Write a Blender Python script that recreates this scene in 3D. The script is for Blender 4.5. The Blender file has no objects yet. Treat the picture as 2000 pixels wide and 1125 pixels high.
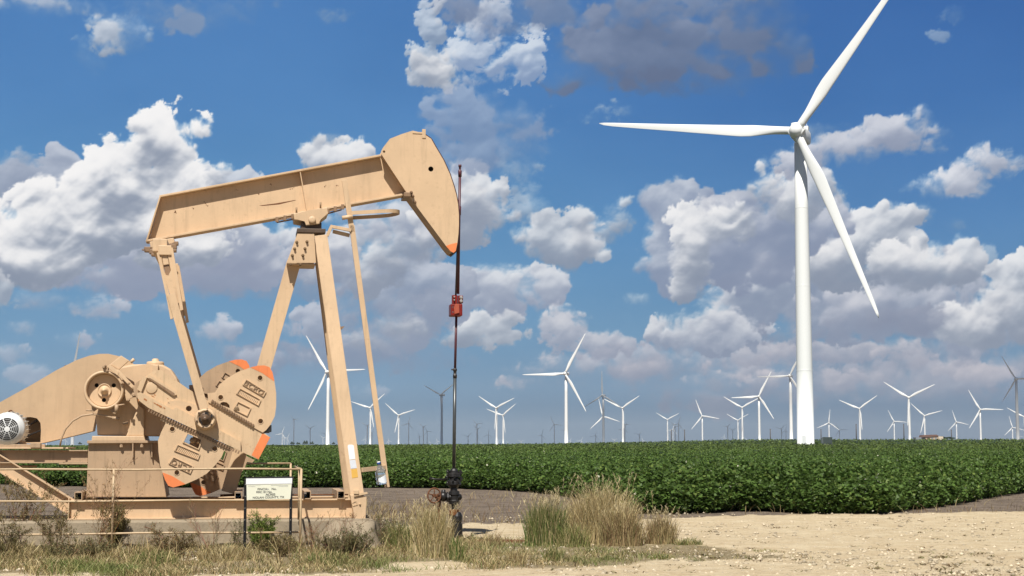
import bpy, bmesh, math, random
import numpy as np
from mathutils import Vector, Matrix
from mathutils.geometry import tessellate_polygon

R = math.radians
random.seed(7)
rng = np.random.default_rng(11)
scene = bpy.context.scene

# ------------------------------------------------------------------ camera
FOC = 3100.0                     # focal length in photograph pixels (2000 wide)
PITCH = math.atan(307.5 / FOC)
CAM = Vector((0, 0, 1.6))
cam_d = bpy.data.cameras.new('camera')
cam_d.sensor_width = 36.0
cam_d.lens = FOC / 2000 * 36.0
cam_d.clip_start = 0.1
cam_d.clip_end = 60000
cam = bpy.data.objects.new('camera', cam_d)
scene.collection.objects.link(cam)
cam.location = CAM
cam.rotation_euler = (math.pi / 2 + PITCH, 0, 0)
scene.camera = cam

# ------------------------------------------------------------------ light
EXPO = 0.34
HAZE_D = 4.6e-5
SUN_EL, SUN_AZ = R(56), R(188)      # azimuth clockwise from +Y: behind the camera, a little to its left
world = bpy.data.worlds.new('World')
scene.world = world
world.use_nodes = True
wn = world.node_tree
wn.nodes.clear()
wo = wn.nodes.new('ShaderNodeOutputWorld')
wb = wn.nodes.new('ShaderNodeBackground')
ws = wn.nodes.new('ShaderNodeTexSky')
ws.sky_type = 'NISHITA'
ws.sun_disc = False
ws.sun_elevation = SUN_EL
ws.sun_rotation = SUN_AZ
ws.air_density = 0.75
ws.dust_density = 0.3
wb.inputs['Strength'].default_value = 0.05
wn.links.new(ws.outputs[0], wb.inputs[0])
wn.links.new(wb.outputs[0], wo.inputs[0])

sun_d = bpy.data.lights.new('sun', 'SUN')
sun_d.energy = 5.0
sun_d.angle = R(0.5)
sun_d.color = (1.0, 0.955, 0.88)
sun = bpy.data.objects.new('sun', sun_d)
scene.collection.objects.link(sun)
SUNV = Vector((math.cos(SUN_EL) * math.sin(SUN_AZ), math.cos(SUN_EL) * math.cos(SUN_AZ), math.sin(SUN_EL)))
sun.rotation_euler = SUNV.to_track_quat('Z', 'Y').to_euler()
sun.location = (0, -20, 40)

scene.view_settings.view_transform = 'Standard'
scene.view_settings.look = 'None'
scene.view_settings.gamma = 1
scene.view_settings.exposure = EXPO
scene.view_settings.use_curve_mapping = False
scene.render.engine = 'CYCLES'
scene.cycles.volume_bounces = 0
scene.cycles.transparent_max_bounces = 16

# ------------------------------------------------------------------ helpers
COL = scene.collection

def pix_dir(px, py):
    a = (px - 1000) / FOC
    b = (562.5 - py) / FOC
    return Vector((a, math.cos(PITCH) - b * math.sin(PITCH), math.sin(PITCH) + b * math.cos(PITCH)))

def P(px, py, Y):
    """world point seen at photograph pixel (px, py) at depth Y"""
    d = pix_dir(px, py)
    return CAM + d * (Y / d.y)

def GP(px, py, z=0.0):
    """point of the level ground seen at a pixel"""
    d = pix_dir(px, py)
    return CAM + d * ((z - CAM.z) / d.z)

def srgb(r, g, b, k=1.0):
    o = []
    for c in (r, g, b):
        c = c / 255
        o.append((c / 12.92 if c <= 0.04045 else ((c + 0.055) / 1.055) ** 2.4) * k)
    return tuple(o)

def tag(o, label=None, cat=None, group=None, kind=None):
    if label: o['label'] = label
    if cat: o['category'] = cat
    if group: o['group'] = group
    if kind: o['kind'] = kind
    return o

def empty(name, loc=(0, 0, 0), rz=0.0):
    o = bpy.data.objects.new(name, None)
    COL.objects.link(o)
    o.empty_display_size = 0.2
    o.location = loc
    o.rotation_euler = (0, 0, rz)
    return o

def obj(name, bm, mat, parent=None, loc=None, smooth=None):
    me = bpy.data.meshes.new(name)
    bmesh.ops.recalc_face_normals(bm, faces=bm.faces[:])
    if smooth is not None:
        for f in bm.faces: f.smooth = smooth
    bm.to_mesh(me)
    bm.free()
    for m in (mat if isinstance(mat, (list, tuple)) else [mat]): me.materials.append(m)
    o = bpy.data.objects.new(name, me)
    COL.objects.link(o)
    if parent: o.parent = parent
    if loc is not None: o.location = loc
    return o

def obj_islands(name, bm, mat, parent=None, gap=0.01):
    """like obj(), but pieces that do not touch become parts of their own"""
    bm.verts.ensure_lookup_table(); bm.verts.index_update()
    n = len(bm.verts); isl = [-1]*n; k = 0
    for v in bm.verts:
        if isl[v.index] >= 0: continue
        st = [v]; isl[v.index] = k
        while st:
            a = st.pop()
            for e in a.link_edges:
                b = e.other_vert(a)
                if isl[b.index] < 0: isl[b.index] = k; st.append(b)
        k += 1
    box_ = [[Vector((1e9,)*3), Vector((-1e9,)*3)] for _ in range(k)]
    for v in bm.verts:
        b = box_[isl[v.index]]
        for i in range(3): b[0][i] = min(b[0][i], v.co[i]); b[1][i] = max(b[1][i], v.co[i])
    grp = list(range(k))
    def root(i):
        while grp[i] != i: i = grp[i]
        return i
    for i in range(k):
        for j in range(i+1, k):
            if all(box_[i][0][c]-gap <= box_[j][1][c] and box_[j][0][c]-gap <= box_[i][1][c] for c in range(3)):
                grp[root(j)] = root(i)
    out = []
    for r_ in sorted({root(i) for i in range(k)}):
        b2 = bm.copy()
        b2.verts.ensure_lookup_table()
        bmesh.ops.delete(b2, geom=[b2.verts[i] for i in range(n) if root(isl[i]) != r_], context='VERTS')
        out.append(obj(name, b2, mat, parent))
    bm.free()
    return out

def big_mesh(name, V, quads=None, tris=None, mat=None, color=None, parent=None, smooth=False):
    me = bpy.data.meshes.new(name)
    V = np.asarray(V, dtype=np.float32)
    me.vertices.add(len(V))
    me.vertices.foreach_set('co', V.ravel())
    nq = 0 if quads is None else len(quads)
    nt = 0 if tris is None else len(tris)
    parts = []
    if nq: parts.append(np.asarray(quads, dtype=np.int32).ravel())
    if nt: parts.append(np.asarray(tris, dtype=np.int32).ravel())
    L = np.concatenate(parts)
    me.loops.add(len(L))
    me.loops.foreach_set('vertex_index', L)
    me.polygons.add(nq + nt)
    st = np.concatenate([np.arange(nq) * 4, nq * 4 + np.arange(nt) * 3]).astype(np.int32)
    me.polygons.foreach_set('loop_start', st)
    me.update(calc_edges=True)
    if smooth: me.polygons.foreach_set('use_smooth', np.ones(nq + nt, dtype=bool))
    if color is not None:
        ca = me.color_attributes.new('col', 'FLOAT_COLOR', 'POINT')
        c4 = np.ones((len(V), 4), dtype=np.float32)
        c4[:, :color.shape[1]] = color
        ca.data.foreach_set('color', c4.ravel())
    if mat: me.materials.append(mat)
    o = bpy.data.objects.new(name, me)
    COL.objects.link(o)
    if parent: o.parent = parent
    return o

# ---- shapes added to a bmesh
def box(bm, lo, hi, bev=0.0, M=None):
    x0, y0, z0 = lo; x1, y1, z1 = hi
    vs = [bm.verts.new(p) for p in ((x0,y0,z0),(x1,y0,z0),(x1,y1,z0),(x0,y1,z0),(x0,y0,z1),(x1,y0,z1),(x1,y1,z1),(x0,y1,z1))]
    fs = [bm.faces.new([vs[i] for i in q]) for q in ((0,3,2,1),(4,5,6,7),(0,1,5,4),(1,2,6,5),(2,3,7,6),(3,0,4,7))]
    if M is not None:
        for v in vs: v.co = M @ v.co
    if bev > 0:
        es = list({e for f in fs for e in f.edges})
        bmesh.ops.bevel(bm, geom=es, offset=bev, segments=2, affect='EDGES', profile=0.6)

def bar(bm, a, b, wx, wy, up=(0, 1, 0), bev=0.0):
    """box section from a to b; wy measured along 'up', wx across"""
    a = Vector(a); b = Vector(b)
    d = (b - a); L = d.length; d.normalize()
    u = Vector(up); u = (u - d * u.dot(d)).normalized()
    s = d.cross(u)
    M = Matrix.Translation(a) @ Matrix(((s.x,u.x,d.x,0),(s.y,u.y,d.y,0),(s.z,u.z,d.z,0),(0,0,0,1)))
    box(bm, (-wx/2,-wy/2,0), (wx/2,wy/2,L), bev, M)

def tube(bm, pts, r, n=10, caps=True, smooth=True):
    pts = [Vector(p) for p in pts]
    rs = r if isinstance(r, (list, tuple)) else [r] * len(pts)
    rings = []
    d0 = (pts[1] - pts[0]).normalized()
    u = Vector((0, 0, 1)) if abs(d0.z) < 0.9 else Vector((0, 1, 0))
    for i, p in enumerate(pts):
        if i == 0: d = pts[1] - pts[0]
        elif i == len(pts) - 1: d = pts[-1] - pts[-2]
        else: d = (pts[i+1] - p).normalized() + (p - pts[i-1]).normalized()
        d.normalize()
        u = (u - d * u.dot(d)).normalized()
        s = d.cross(u)
        rings.append([bm.verts.new(p + (u * math.cos(2*math.pi*k/n) + s * math.sin(2*math.pi*k/n)) * rs[i]) for k in range(n)])
    for i in range(len(rings) - 1):
        for k in range(n):
            f = bm.faces.new((rings[i][k], rings[i][(k+1)%n], rings[i+1][(k+1)%n], rings[i+1][k]))
            f.smooth = smooth
    if caps:
        bm.faces.new(rings[0][::-1]); bm.faces.new(rings[-1])

def lathe(bm, prof, origin=(0,0,0), axis='Z', n=32, smooth=True, cap=True):
    """prof: list of (radius, distance along axis)"""
    ox = Vector(origin)
    rings = []
    for r, h in prof:
        ring = []
        for k in range(n):
            a = 2*math.pi*k/n
            c, s = r*math.cos(a), r*math.sin(a)
            v = {'Z': (c, s, h), 'Y': (c, h, s), 'X': (h, c, s)}[axis]
            ring.append(bm.verts.new(ox + Vector(v)))
        rings.append(ring)
    for i in range(len(rings)-1):
        for k in range(n):
            f = bm.faces.new((rings[i][k], rings[i][(k+1)%n], rings[i+1][(k+1)%n], rings[i+1][k]))
            f.smooth = smooth
    if cap and prof[0][0] > 1e-6: bm.faces.new(rings[0][::-1])
    if cap and prof[-1][0] > 1e-6: bm.faces.new(rings[-1])

def circ(cx, cz, r, n=20):
    return [(cx + r*math.cos(2*math.pi*k/n), cz + r*math.sin(2*math.pi*k/n)) for k in range(n)]

def slab(bm, outer, holes, y0, y1):
    """outline (list of (x, z)) with holes, extruded from y0 (front) to y1"""
    loops = [outer] + list(holes)
    tri = tessellate_polygon([[Vector((x, z, 0)) for x, z in l] for l in loops])
    flat = [p for l in loops for p in l]
    F = [bm.verts.new((x, y0, z)) for x, z in flat]
    B = [bm.verts.new((x, y1, z)) for x, z in flat]
    for t in tri:
        try:
            bm.faces.new([F[i] for i in t]); bm.faces.new([B[i] for i in t[::-1]])
        except ValueError: pass
    s = 0
    for l in loops:
        n = len(l)
        for k in range(n):
            a, b = s+k, s+(k+1)%n
            bm.faces.new((F[a], F[b], B[b], B[a]))
        s += n

def prism(bm, outer, y0, y1, bev=0.0):
    """solid outline without holes, with bevelled edges"""
    F = [bm.verts.new((x, y0, z)) for x, z in outer]
    B = [bm.verts.new((x, y1, z)) for x, z in outer]
    fs = [bm.faces.new(F), bm.faces.new(B[::-1])]
    n = len(outer)
    for k in range(n):
        fs.append(bm.faces.new((F[k], F[(k+1)%n], B[(k+1)%n], B[k])))
    if bev > 0:
        es = list({e for f in fs[:2] for e in f.edges})
        bmesh.ops.bevel(bm, geom=es, offset=bev, segments=2, affect='EDGES', profile=0.6)

def bolt(bm, x, y, z, r=0.022, h=0.03):
    lathe(bm, [(r*1.5, y), (r*1.5, y-0.006), (r, y-0.006), (r, y-h), (r*0.7, y-h-0.006)], (x, 0, z), 'Y', 6, False)

# ---- materials
def newmat(name):
    m = bpy.data.materials.new(name)
    m.use_nodes = True
    nt = m.node_tree
    return m, nt, nt.nodes['Principled BSDF']

def N(nt, t, **kw):
    n = nt.nodes.new(t)
    for k, v in kw.items():
        if k in n.inputs: n.inputs[k].default_value = v
        else: setattr(n, k, v)
    return n

def noise(nt, scale, detail=5, rough=0.55, coord='Object', dist=0.0, vec=None):
    n = N(nt, 'ShaderNodeTexNoise')
    n.inputs['Scale'].default_value = scale
    n.inputs['Detail'].default_value = detail
    n.inputs['Roughness'].default_value = rough
    n.inputs['Distortion'].default_value = dist
    if vec is None:
        tc = N(nt, 'ShaderNodeTexCoord')
        nt.links.new(tc.outputs[coord], n.inputs['Vector'])
    else: nt.links.new(vec, n.inputs['Vector'])
    return n

def ramp(nt, src, stops):
    r = N(nt, 'ShaderNodeValToRGB')
    e = r.color_ramp.elements
    while len(e) < len(stops): e.new(0.5)
    for i, (p, c) in enumerate(stops):
        e[i].position = p
        e[i].color = (c, c, c, 1) if isinstance(c, (int, float)) else tuple(c) + (1,)
    nt.links.new(src, r.inputs[0])
    return r

def mix(nt, fac, a, b, mode='MIX'):
    m = N(nt, 'ShaderNodeMix')
    m.data_type = 'RGBA'
    m.blend_type = mode
    if isinstance(fac, (int, float)): m.inputs[0].default_value = fac
    else: nt.links.new(fac, m.inputs[0])
    for i, v in ((6, a), (7, b)):
        if isinstance(v, tuple): m.inputs[i].default_value = v + (1,) if len(v) == 3 else v
        else: nt.links.new(v, m.inputs[i])
    return m.outputs[2]

def bump(nt, src, strength, dist=0.01):
    b = N(nt, 'ShaderNodeBump')
    b.inputs['Strength'].default_value = strength
    b.inputs['Distance'].default_value = dist
    nt.links.new(src, b.inputs['Height'])
    return b.outputs[0]

def paint(name, col, rough=0.5, dirt=0.35, rust=0.0, dirtcol=(0.22, 0.13, 0.07), spec=0.35, rustpos=(0.66, 0.72)):
    m, nt, bs = newmat(name)
    n1 = noise(nt, 1.7, 6, 0.6)
    n2 = noise(nt, 14, 5, 0.65)
    c1 = mix(nt, ramp(nt, n1.outputs[0], [(0.35, 0.0), (0.75, 1.0)]).outputs[0], tuple(c*1.04 for c in col), tuple(c*0.86 for c in col))
    f2 = ramp(nt, n2.outputs[0], [(0.58, 0.0), (0.8, dirt)])
    c2 = mix(nt, f2.outputs[0], c1, dirtcol)
    # rain streaks running down the steel
    tc = N(nt, 'ShaderNodeTexCoord'); mp = N(nt, 'ShaderNodeMapping'); mp.inputs['Scale'].default_value = (9, 9, 0.7)
    nt.links.new(tc.outputs['Object'], mp.inputs['Vector'])
    ns = noise(nt, 1.0, 6, 0.7, vec=mp.outputs[0])
    c2 = mix(nt, ramp(nt, ns.outputs[0], [(0.52, 0.0), (0.74, min(1, dirt*1.3))]).outputs[0], c2, tuple(x*0.52 for x in col))
    if rust > 0:
        n3 = noise(nt, 5.5, 8, 0.72)
        f3 = ramp(nt, n3.outputs[0], [(rustpos[0], 0.0), (rustpos[1], rust)])
        c2 = mix(nt, f3.outputs[0], c2, (0.12, 0.04, 0.015))
    nt.links.new(c2, bs.inputs['Base Color'])
    bs.inputs['Roughness'].default_value = rough
    bs.inputs['Specular IOR Level'].default_value = spec
    n4 = noise(nt, 60, 3, 0.6)
    nt.links.new(bump(nt, n4.outputs[0], 0.15, 0.003), bs.inputs['Normal'])
    return m

def plain(name, col, rough=0.6, metal=0.0, spec=0.4, var=0.12, scale=8):
    m, nt, bs = newmat(name)
    n1 = noise(nt, scale, 5, 0.6)
    c = mix(nt, n1.outputs[0], tuple(x*(1-var) for x in col), tuple(x*(1+var) for x in col))
    nt.links.new(c, bs.inputs['Base Color'])
    bs.inputs['Roughness'].default_value = rough
    bs.inputs['Metallic'].default_value = metal
    bs.inputs['Specular IOR Level'].default_value = spec
    return m

def attr_mat(name, rough=0.7, trans=0.0, spec=0.25, k=1.0):
    m, nt, bs = newmat(name)
    a = N(nt, 'ShaderNodeAttribute'); a.attribute_name = 'col'
    nt.links.new(a.outputs['Color'], bs.inputs['Base Color'])
    bs.inputs['Roughness'].default_value = rough
    bs.inputs['Specular IOR Level'].default_value = spec
    if trans > 0:
        t = N(nt, 'ShaderNodeBsdfTranslucent')
        nt.links.new(a.outputs['Color'], t.inputs['Color'])
        mx = N(nt, 'ShaderNodeMixShader'); mx.inputs[0].default_value = trans
        out = nt.nodes['Material Output']
        nt.links.new(bs.outputs[0], mx.inputs[1]); nt.links.new(t.outputs[0], mx.inputs[2])
        nt.links.new(mx.outputs[0], out.inputs['Surface'])
    return m

# ---- numpy noise
_T = np.random.default_rng(5).random((512, 512))
def vnoise(x, y, seed=0):
    xi = np.floor(x).astype(int); yi = np.floor(y).astype(int)
    fx = x - xi; fy = y - yi
    fx = fx*fx*fx*(fx*(fx*6-15)+10); fy = fy*fy*fy*(fy*(fy*6-15)+10)
    ox, oy = (seed*37) % 512, (seed*91) % 512
    g = lambda a, b: _T[(a+ox) % 512, (b+oy) % 512]
    return (g(xi,yi)*(1-fx)+g(xi+1,yi)*fx)*(1-fy) + (g(xi,yi+1)*(1-fx)+g(xi+1,yi+1)*fx)*fy
def fbm(x, y, octv=5, seed=0, gain=0.5):
    s = 0; a = 1; t = 0
    for o in range(octv):
        c, sn = math.cos(o*1.1), math.sin(o*1.1)
        s = s + a*(vnoise((x*c-y*sn)*2**o, (x*sn+y*c)*2**o, seed+o*3) - 0.5)
        t += a; a *= gain
    return s/t*2
def billow(x, y, octv=5, seed=0, gain=0.55):
    """rounded lumps parted by sharp creases"""
    s = 0; a = 1; t = 0
    for o in range(octv):
        c, sn = math.cos(o*1.3+.4), math.sin(o*1.3+.4)
        s = s + a*np.abs(vnoise((x*c-y*sn)*2**o, (x*sn+y*c)*2**o, seed+o*5) - 0.5)*2
        t += a; a *= gain
    return s/t
def sstep(a, b, x):
    t = np.clip((x-a)/(b-a), 0, 1)
    return t*t*(3-2*t)

# ---- terrain: flat by the well, rising gently to a crest 700 m off, higher on the right
def terrain(x, y):
    x = np.asarray(x, dtype=float); y = np.asarray(y, dtype=float)
    d = np.maximum(y, 1.0)
    az = 1000 + FOC * x / d
    crest = np.interp(az, [300, 600, 1000, 1250, 1450, 2400], [0.75, 0.95, 1.35, 2.35, 3.45, 3.6])
    t = np.clip(d, 0, 700) / 700
    z = crest * t * t
    far = sstep(760, 1500, d)
    return np.where(y > 1, z * (1 - far), 0.0) + 0.0
# ------------------------------------------------------------------ sky dome with clouds
def build_sky():
    step = 0.039
    az = np.arange(-30, 30.01, step)
    el = np.arange(-1.6, 19.5, step)
    AZ, EL = np.meshgrid(az, el)
    K = FOC * math.pi / 180            # pixels per degree at the centre
    H, W = AZ.shape
    def pe(px, py):
        d = pix_dir(px, py).normalized()
        return math.degrees(math.atan2(d.x, d.y)) * K, -math.degrees(math.asin(d.z)) * K
    X = AZ * K; Y = -EL * K
    x0, y0 = X[0, 0], Y[0, 0]          # Y decreases with the row
    sx = step * K
    col = np.zeros((H, W, 3))
    # clear blue, paler and greyer towards the horizon
    ks = [-1.6, 0, 1.5, 4, 8, 12, 17]
    left = [(124,148,170), (122,148,171), (120,152,180), (108,152,188), (90,144,190), (78,131,187), (70,121,182)]
    right = [(112,130,154), (113,132,157), (114,140,168), (104,148,184), (78,130,183), (60,112,174), (50,98,164)]
    t = sstep(-8, 16, AZ)
    for c in range(3):
        a = np.interp(EL, ks, [v[c] for v in left]); b = np.interp(EL, ks, [v[c] for v in right])
        col[..., c] = a*(1-t) + b*t
    col += (fbm(X/260, Y/150, 4, 9)*5)[..., None]
    r = np.random.default_rng(21)

    def cloud(lobes, op=1.0, bright=1.0, soft=7, shade=1.0, wisp=0.0, tint=(134,145,165), top=(250,248,247), det=1.0, lump=0.84):
        L = []
        r = np.random.default_rng(int(lobes[0][0]*7+lobes[0][1]*13+9000))
        for (cx, cy, rx, ry) in lobes:
            a, b = pe(cx, cy); L.append((a, b, rx, ry))
        mx = max(l[2] for l in L)*0.6 + 60
        xa = min(l[0]-l[2] for l in L)-mx; xb = max(l[0]+l[2] for l in L)+mx
        ya = min(l[1]-l[3] for l in L)-mx; yb = max(l[1]+l[3] for l in L)+mx
        i0 = max(0, int((xa-x0)/sx)); i1 = min(W, int((xb-x0)/sx))
        j0 = max(0, int((y0-yb)/sx)); j1 = min(H, int((y0-ya)/sx))
        if i1-i0 < 4 or j1-j0 < 4: return
        x = X[j0:j1, i0:i1]; y = Y[j0:j1, i0:i1]
        sd = int(r.integers(1, 400))
        ms = [min(l[2], l[3]) for l in L]
        mm = float(np.mean(ms)); am = min(34, 0.5*max(ms))*det
        wl = np.clip(1.5*mm, 26, 90)
        xw = x + am*0.9*fbm(x/wl, y/wl, 5, sd, 0.62)
        yw = y + am*0.9*fbm(x/wl, y/wl, 5, sd+7, 0.62)
        E = np.full(x.shape, -3.0)
        for (cx, cy, rx, ry) in L:
            d2 = ((xw-cx)/(rx*1.03))**2 + ((yw-cy)/(ry*1.03))**2
            E = np.maximum(E, 1-d2)
            for q in range(int(4 + rx*ry/600)):
                a = r.random()*2*math.pi; rr = math.sqrt(r.random())
                if math.sin(a)*rr > 0.5: continue
                bx = cx + rx*rr*math.cos(a); by = cy + ry*rr*math.sin(a)
                rad = min(rx, ry)*r.uniform(0.25, 0.5)
                E = np.maximum(E, 0.9*(1-((xw-bx)**2+(yw-by)**2)/rad**2))
        E = np.where(E > 0, E**0.75 if False else E, E)
        wx_ = x + 0.30*wl*fbm(x/wl, y/wl, 3, sd+71); wy_ = y + 0.30*wl*fbm(x/wl, y/wl, 3, sd+75)
        nb = billow(wx_/wl*1.15, wy_/wl*1.3, 7, sd+20, 0.66)
        nf = fbm(wx_/wl*0.9, wy_/wl*1.1, 7, sd+120, 0.64)
        Hm = am*1.25*(np.clip(E, -3, 1)*0.85 + lump*(1.5*(nb-0.34) + 0.75*nf))
        if wisp > 0: Hm = Hm - wisp*max(20, mm*0.8)*(0.5+fbm(x/70, y/50, 6, sd+31, 0.66)*1.5)
        ragged = np.clip(1.2+3.0*fbm(x/80, y/60, 4, sd+44), 0.35, 4)
        a = sstep(-2, soft*1.5*ragged, Hm)
        Hp = np.maximum(Hm, -4)
        def blur(A, k):
            c = np.cumsum(np.pad(A, ((k+1, k), (0, 0)), 'edge'), 0); A = (c[2*k+1:]-c[:-2*k-1])/(2*k+1)
            c = np.cumsum(np.pad(A, ((0, 0), (k+1, k)), 'edge'), 1); return (c[:, 2*k+1:]-c[:, :-2*k-1])/(2*k+1)
        def facing(A):
            gy, gx = np.gradient(A, sx)
            return gx*0.30 - gy*0.95
        f1 = np.tanh(facing(blur(Hp, 1))*0.55)
        f2 = np.tanh(facing(blur(Hp, 4))*1.1)
        f3 = np.tanh(facing(blur(Hp, 12))*2.0)
        cs = np.cumsum(blur(np.maximum(Hp, 0), 2)[::-1], 0)[::-1]*sx
        kk = int(110/sx)
        sh = cs.copy(); sh[:-kk] -= cs[kk:]
        sh = blur(sh/110/max(12, am*1.1), 4)
        s = 0.545 + 0.14*f1 + 0.22*f2 + 0.22*f3 - 0.46*shade*np.clip(sh-0.28, 0, 1.8) + 0.42*fbm(x/95, y/62, 5, sd+60, 0.6)
        s = s*bright
        s = 1/(1+np.exp(-5.2*(s-0.50)))
        s = np.clip(s, 0, 1)[..., None]
        cc = np.array(tint)*(1-s) + np.array(top)*s
        aa = (a*op)[..., None]
        col[j0:j1, i0:i1] = col[j0:j1, i0:i1]*(1-aa) + cc*aa

    G = (132,144,168)
    # low grey layers on the right and centre, back to front
    cloud([(1700,700,420,75),(1950,690,200,90),(1400,745,260,55)], 0.55, 0.35, 30, 0.6, 0.5, (128,138,160), (196,196,206))
    cloud([(1500,755,260,55),(1760,760,220,60),(1960,740,120,60),(1330,720,150,40)], 0.85, 0.62, 22, 0.8, 0.0, (130,140,163), (196,194,204), lump=0.6)
    cloud([(1150,720,150,36),(1060,735,90,24),(1230,700,90,30)], 0.8, 0.75, 16, 0.9, 0.0, (138,148,170), (222,214,218), lump=0.8)
    cloud([(600,700,160,40),(760,680,150,50),(860,700,80,30)], 0.85, 0.45, 20, 0.7, 0.0, (124,138,164), (190,192,206), lump=0.6)
    cloud([(700,690,170,50),(850,690,90,40)], 0.6, 0.35, 26, 0.6, 0.3, (128,140,166), (190,192,206))
    cloud([(1600,760,160,30),(1800,740,160,32),(1940,760,120,30)], 0.5, 0.55, 18, 0.8, 0.4, (134,144,166), (206,202,210))
    for c in ((1320,660,60,26),(1560,700,80,20),(1620,740,70,20),(1760,700,70,22),(1440,720,70,20),(1880,720,60,20),(1350,700,80,26),(1480,690,90,28),(1640,690,90,22),(1745,680,60,24),(1930,730,60,20),(1530,740,70,20),(1400,742,60,16),(1260,715,60,22),(1010,748,50,14),(1690,742,50,16),(1840,690,70,24)):
        cloud([c], 0.85, 0.84, 9, 1.2, 0.0, (138,146,168), (224,215,217))
    # right big masses
    cloud([(1560,560,90,70),(1480,600,110,60),(1400,640,110,45),(1620,610,140,60)], 0.95, 0.74, 9, 1.3, 0.0, G, (240,238,238))
    cloud([(1800,590,170,75),(1700,600,120,60),(1910,640,110,60)], 0.97, 0.62, 9, 1.4, 0.0, G, (232,230,234))
    cloud([(1690,480,95,60),(1740,450,60,50),(1640,520,90,45)], 0.97, 0.85, 7, 1.1)
    cloud([(1790,520,90,55),(1870,515,55,50)], 0.95, 0.85, 7, 1.1)
    cloud([(1975,590,70,75),(1900,640,70,45),(2050,600,90,80)], 0.95, 0.85, 7, 1.1)
    cloud([(1740,625,190,30),(1560,655,160,28)], 0.8, 0.42, 16, 0.8, 0.1, (126,136,160), (200,200,210))
    cloud([(1410,640,85,36),(1340,655,60,26)], 0.95, 0.85, 7, 1.2, 0.0, G)
    cloud([(1800,420,25,22)], 0.8, 0.8, 9); cloud([(1925,520,22,40)], 0.5, 0.75, 12, 1, .3); cloud([(1860,440,25,14)], 0.25, 0.6, 14)
    # centre right cluster
    cloud([(1330,430,80,70),(1300,490,60,60),(1330,550,45,40)], 0.95, 0.62, 9, 1.1, 0.0, (130,143,170), (240,240,242))
    cloud([(1480,440,130,65),(1420,500,110,60),(1560,430,90,60)], 0.97, 0.62, 8, 1.3, 0.0, (130,142,168), (235,233,236))
    cloud([(1390,430,80,55),(1350,500,40,80),(1340,565,28,28)], 0.97, 0.95, 7, 0.9)
    cloud([(1500,370,50,55),(1560,380,70,50)], 0.95, 0.9, 7, 1.0)
    cloud([(1210,430,50,50),(1160,460,50,40)], 0.85, 0.82, 10, 0.9, 0.1)
    cloud([(1560,310,60,36),(1650,290,90,38),(1760,262,95,42)], 0.93, 0.80, 12, 1.2, 0.0, (142,150,172), (232,230,234))
    cloud([(1860,358,75,30),(1930,322,70,36)], 0.95, 0.86, 9, 1.2, 0.0, (150,158,178), (244,242,244))
    cloud([(1245,583,26,12)], 0.8, 0.85, 8)
    # middle
    cloud([(1100,480,90,45),(1060,460,60,45),(1130,430,40,22)], 0.93, 0.84, 9, 1.2, 0.05)
    cloud([(980,560,120,45),(1060,550,50,40),(930,590,110,40)], 0.93, 0.76, 9, 1.2, 0.05, (142,151,174))
    cloud([(955,645,75,34),(900,660,50,22)], 0.93, 0.86, 8, 1.3)
    cloud([(1105,640,50,40),(1180,675,70,28),(1095,605,20,20)], 0.9, 0.8, 9, 1.2, 0.05, (142,150,172), (240,234,234))
    cloud([(760,590,150,80),(700,640,120,60),(830,560,90,60)], 0.93, 0.60, 12, 1.1, 0.05, (136,148,172), (228,228,234))
    cloud([(780,640,60,30),(720,665,70,26)], 0.85, 0.86, 10, 1.1)
    cloud([(700,510,110,60),(800,480,70,45)], 0.93, 0.85, 10, 1.0)
    cloud([(780,430,150,55),(860,400,110,60)], 0.93, 0.66, 12, 1.2, 0.05, (138,149,172))
    cloud([(920,350,50,45),(940,400,60,55),(890,440,80,50)], 0.95, 0.88, 9, 1.1)
    cloud([(1010,340,60,45),(1030,400,40,60)], 0.6, 0.75, 14, 0.8, 0.4)
    cloud([(500,520,200,70),(640,500,80,50)], 0.95, 0.78, 12, 1.2, 0.0, (140,150,172))
    cloud([(560,560,180,26)], 0.6, 0.3, 14, .5, 0, (128,142,168), (190,196,210))
    cloud([(650,305,66,36),(690,320,40,40)], 0.97, 1.0, 6, 0.7)
    cloud([(640,275,40,14)], 0.45, 0.55, 12, 0.5, 0.1)
    # big left cumulus
    cloud([(60,360,120,60),(140,350,70,40)], 0.95, 0.55, 9, 1.1, 0.0, (138,149,172), (226,228,236))
    cloud([(420,370,80,50),(500,360,60,22)], 0.93, 0.62, 8, 0.9, 0.0, (146,158,182))
    cloud([(320,490,200,75),(430,520,150,50),(250,540,150,45)], 0.97, 0.66, 10, 1.3, 0.0, (140,150,174))
    cloud([(330,300,72,78),(250,360,100,80),(180,400,110,70),(350,390,80,80),(90,460,150,80),(300,450,140,70),(60,500,120,50)], 1.0, 1.22, 6, 0.55, det=0.9)
    cloud([(438,330,17,18),(425,352,26,22)], 0.95, 0.95, 6)
    cloud([(380,555,190,28)], 0.6, 0.35, 14, .5, 0, (128,142,168), (196,200,214))
    for c in ((80,580,52,24),(190,597,62,24),(325,600,34,14),(420,645,44,34),(150,664,40,16),(495,700,38,22),(560,700,60,20),(20,690,40,22),(60,730,50,18),(720,764,42,15),(40,640,30,14),(90,745,40,10)):
        cloud([c], 0.85 if c[1] < 680 else 0.6, 0.8, 9, 1.3, 0.05, (146,156,178), (236,232,236))
    # high thin and shaded clouds
    cloud([(80,8,130,24)], 0.8, 0.7, 18, 1, .1, (150,160,182), (220,224,232))
    cloud([(330,25,150,40),(430,10,120,30)], 0.75, 0.35, 26, 0.5, 0.2, (128,144,172), (190,196,208))
    cloud([(225,62,66,40),(250,50,50,30)], 0.85, 0.86, 20, 0.8, 0.1)
    cloud([(170,115,38,36),(200,100,40,30)], 0.6, 0.78, 20, 0.8, 0.2)
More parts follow.
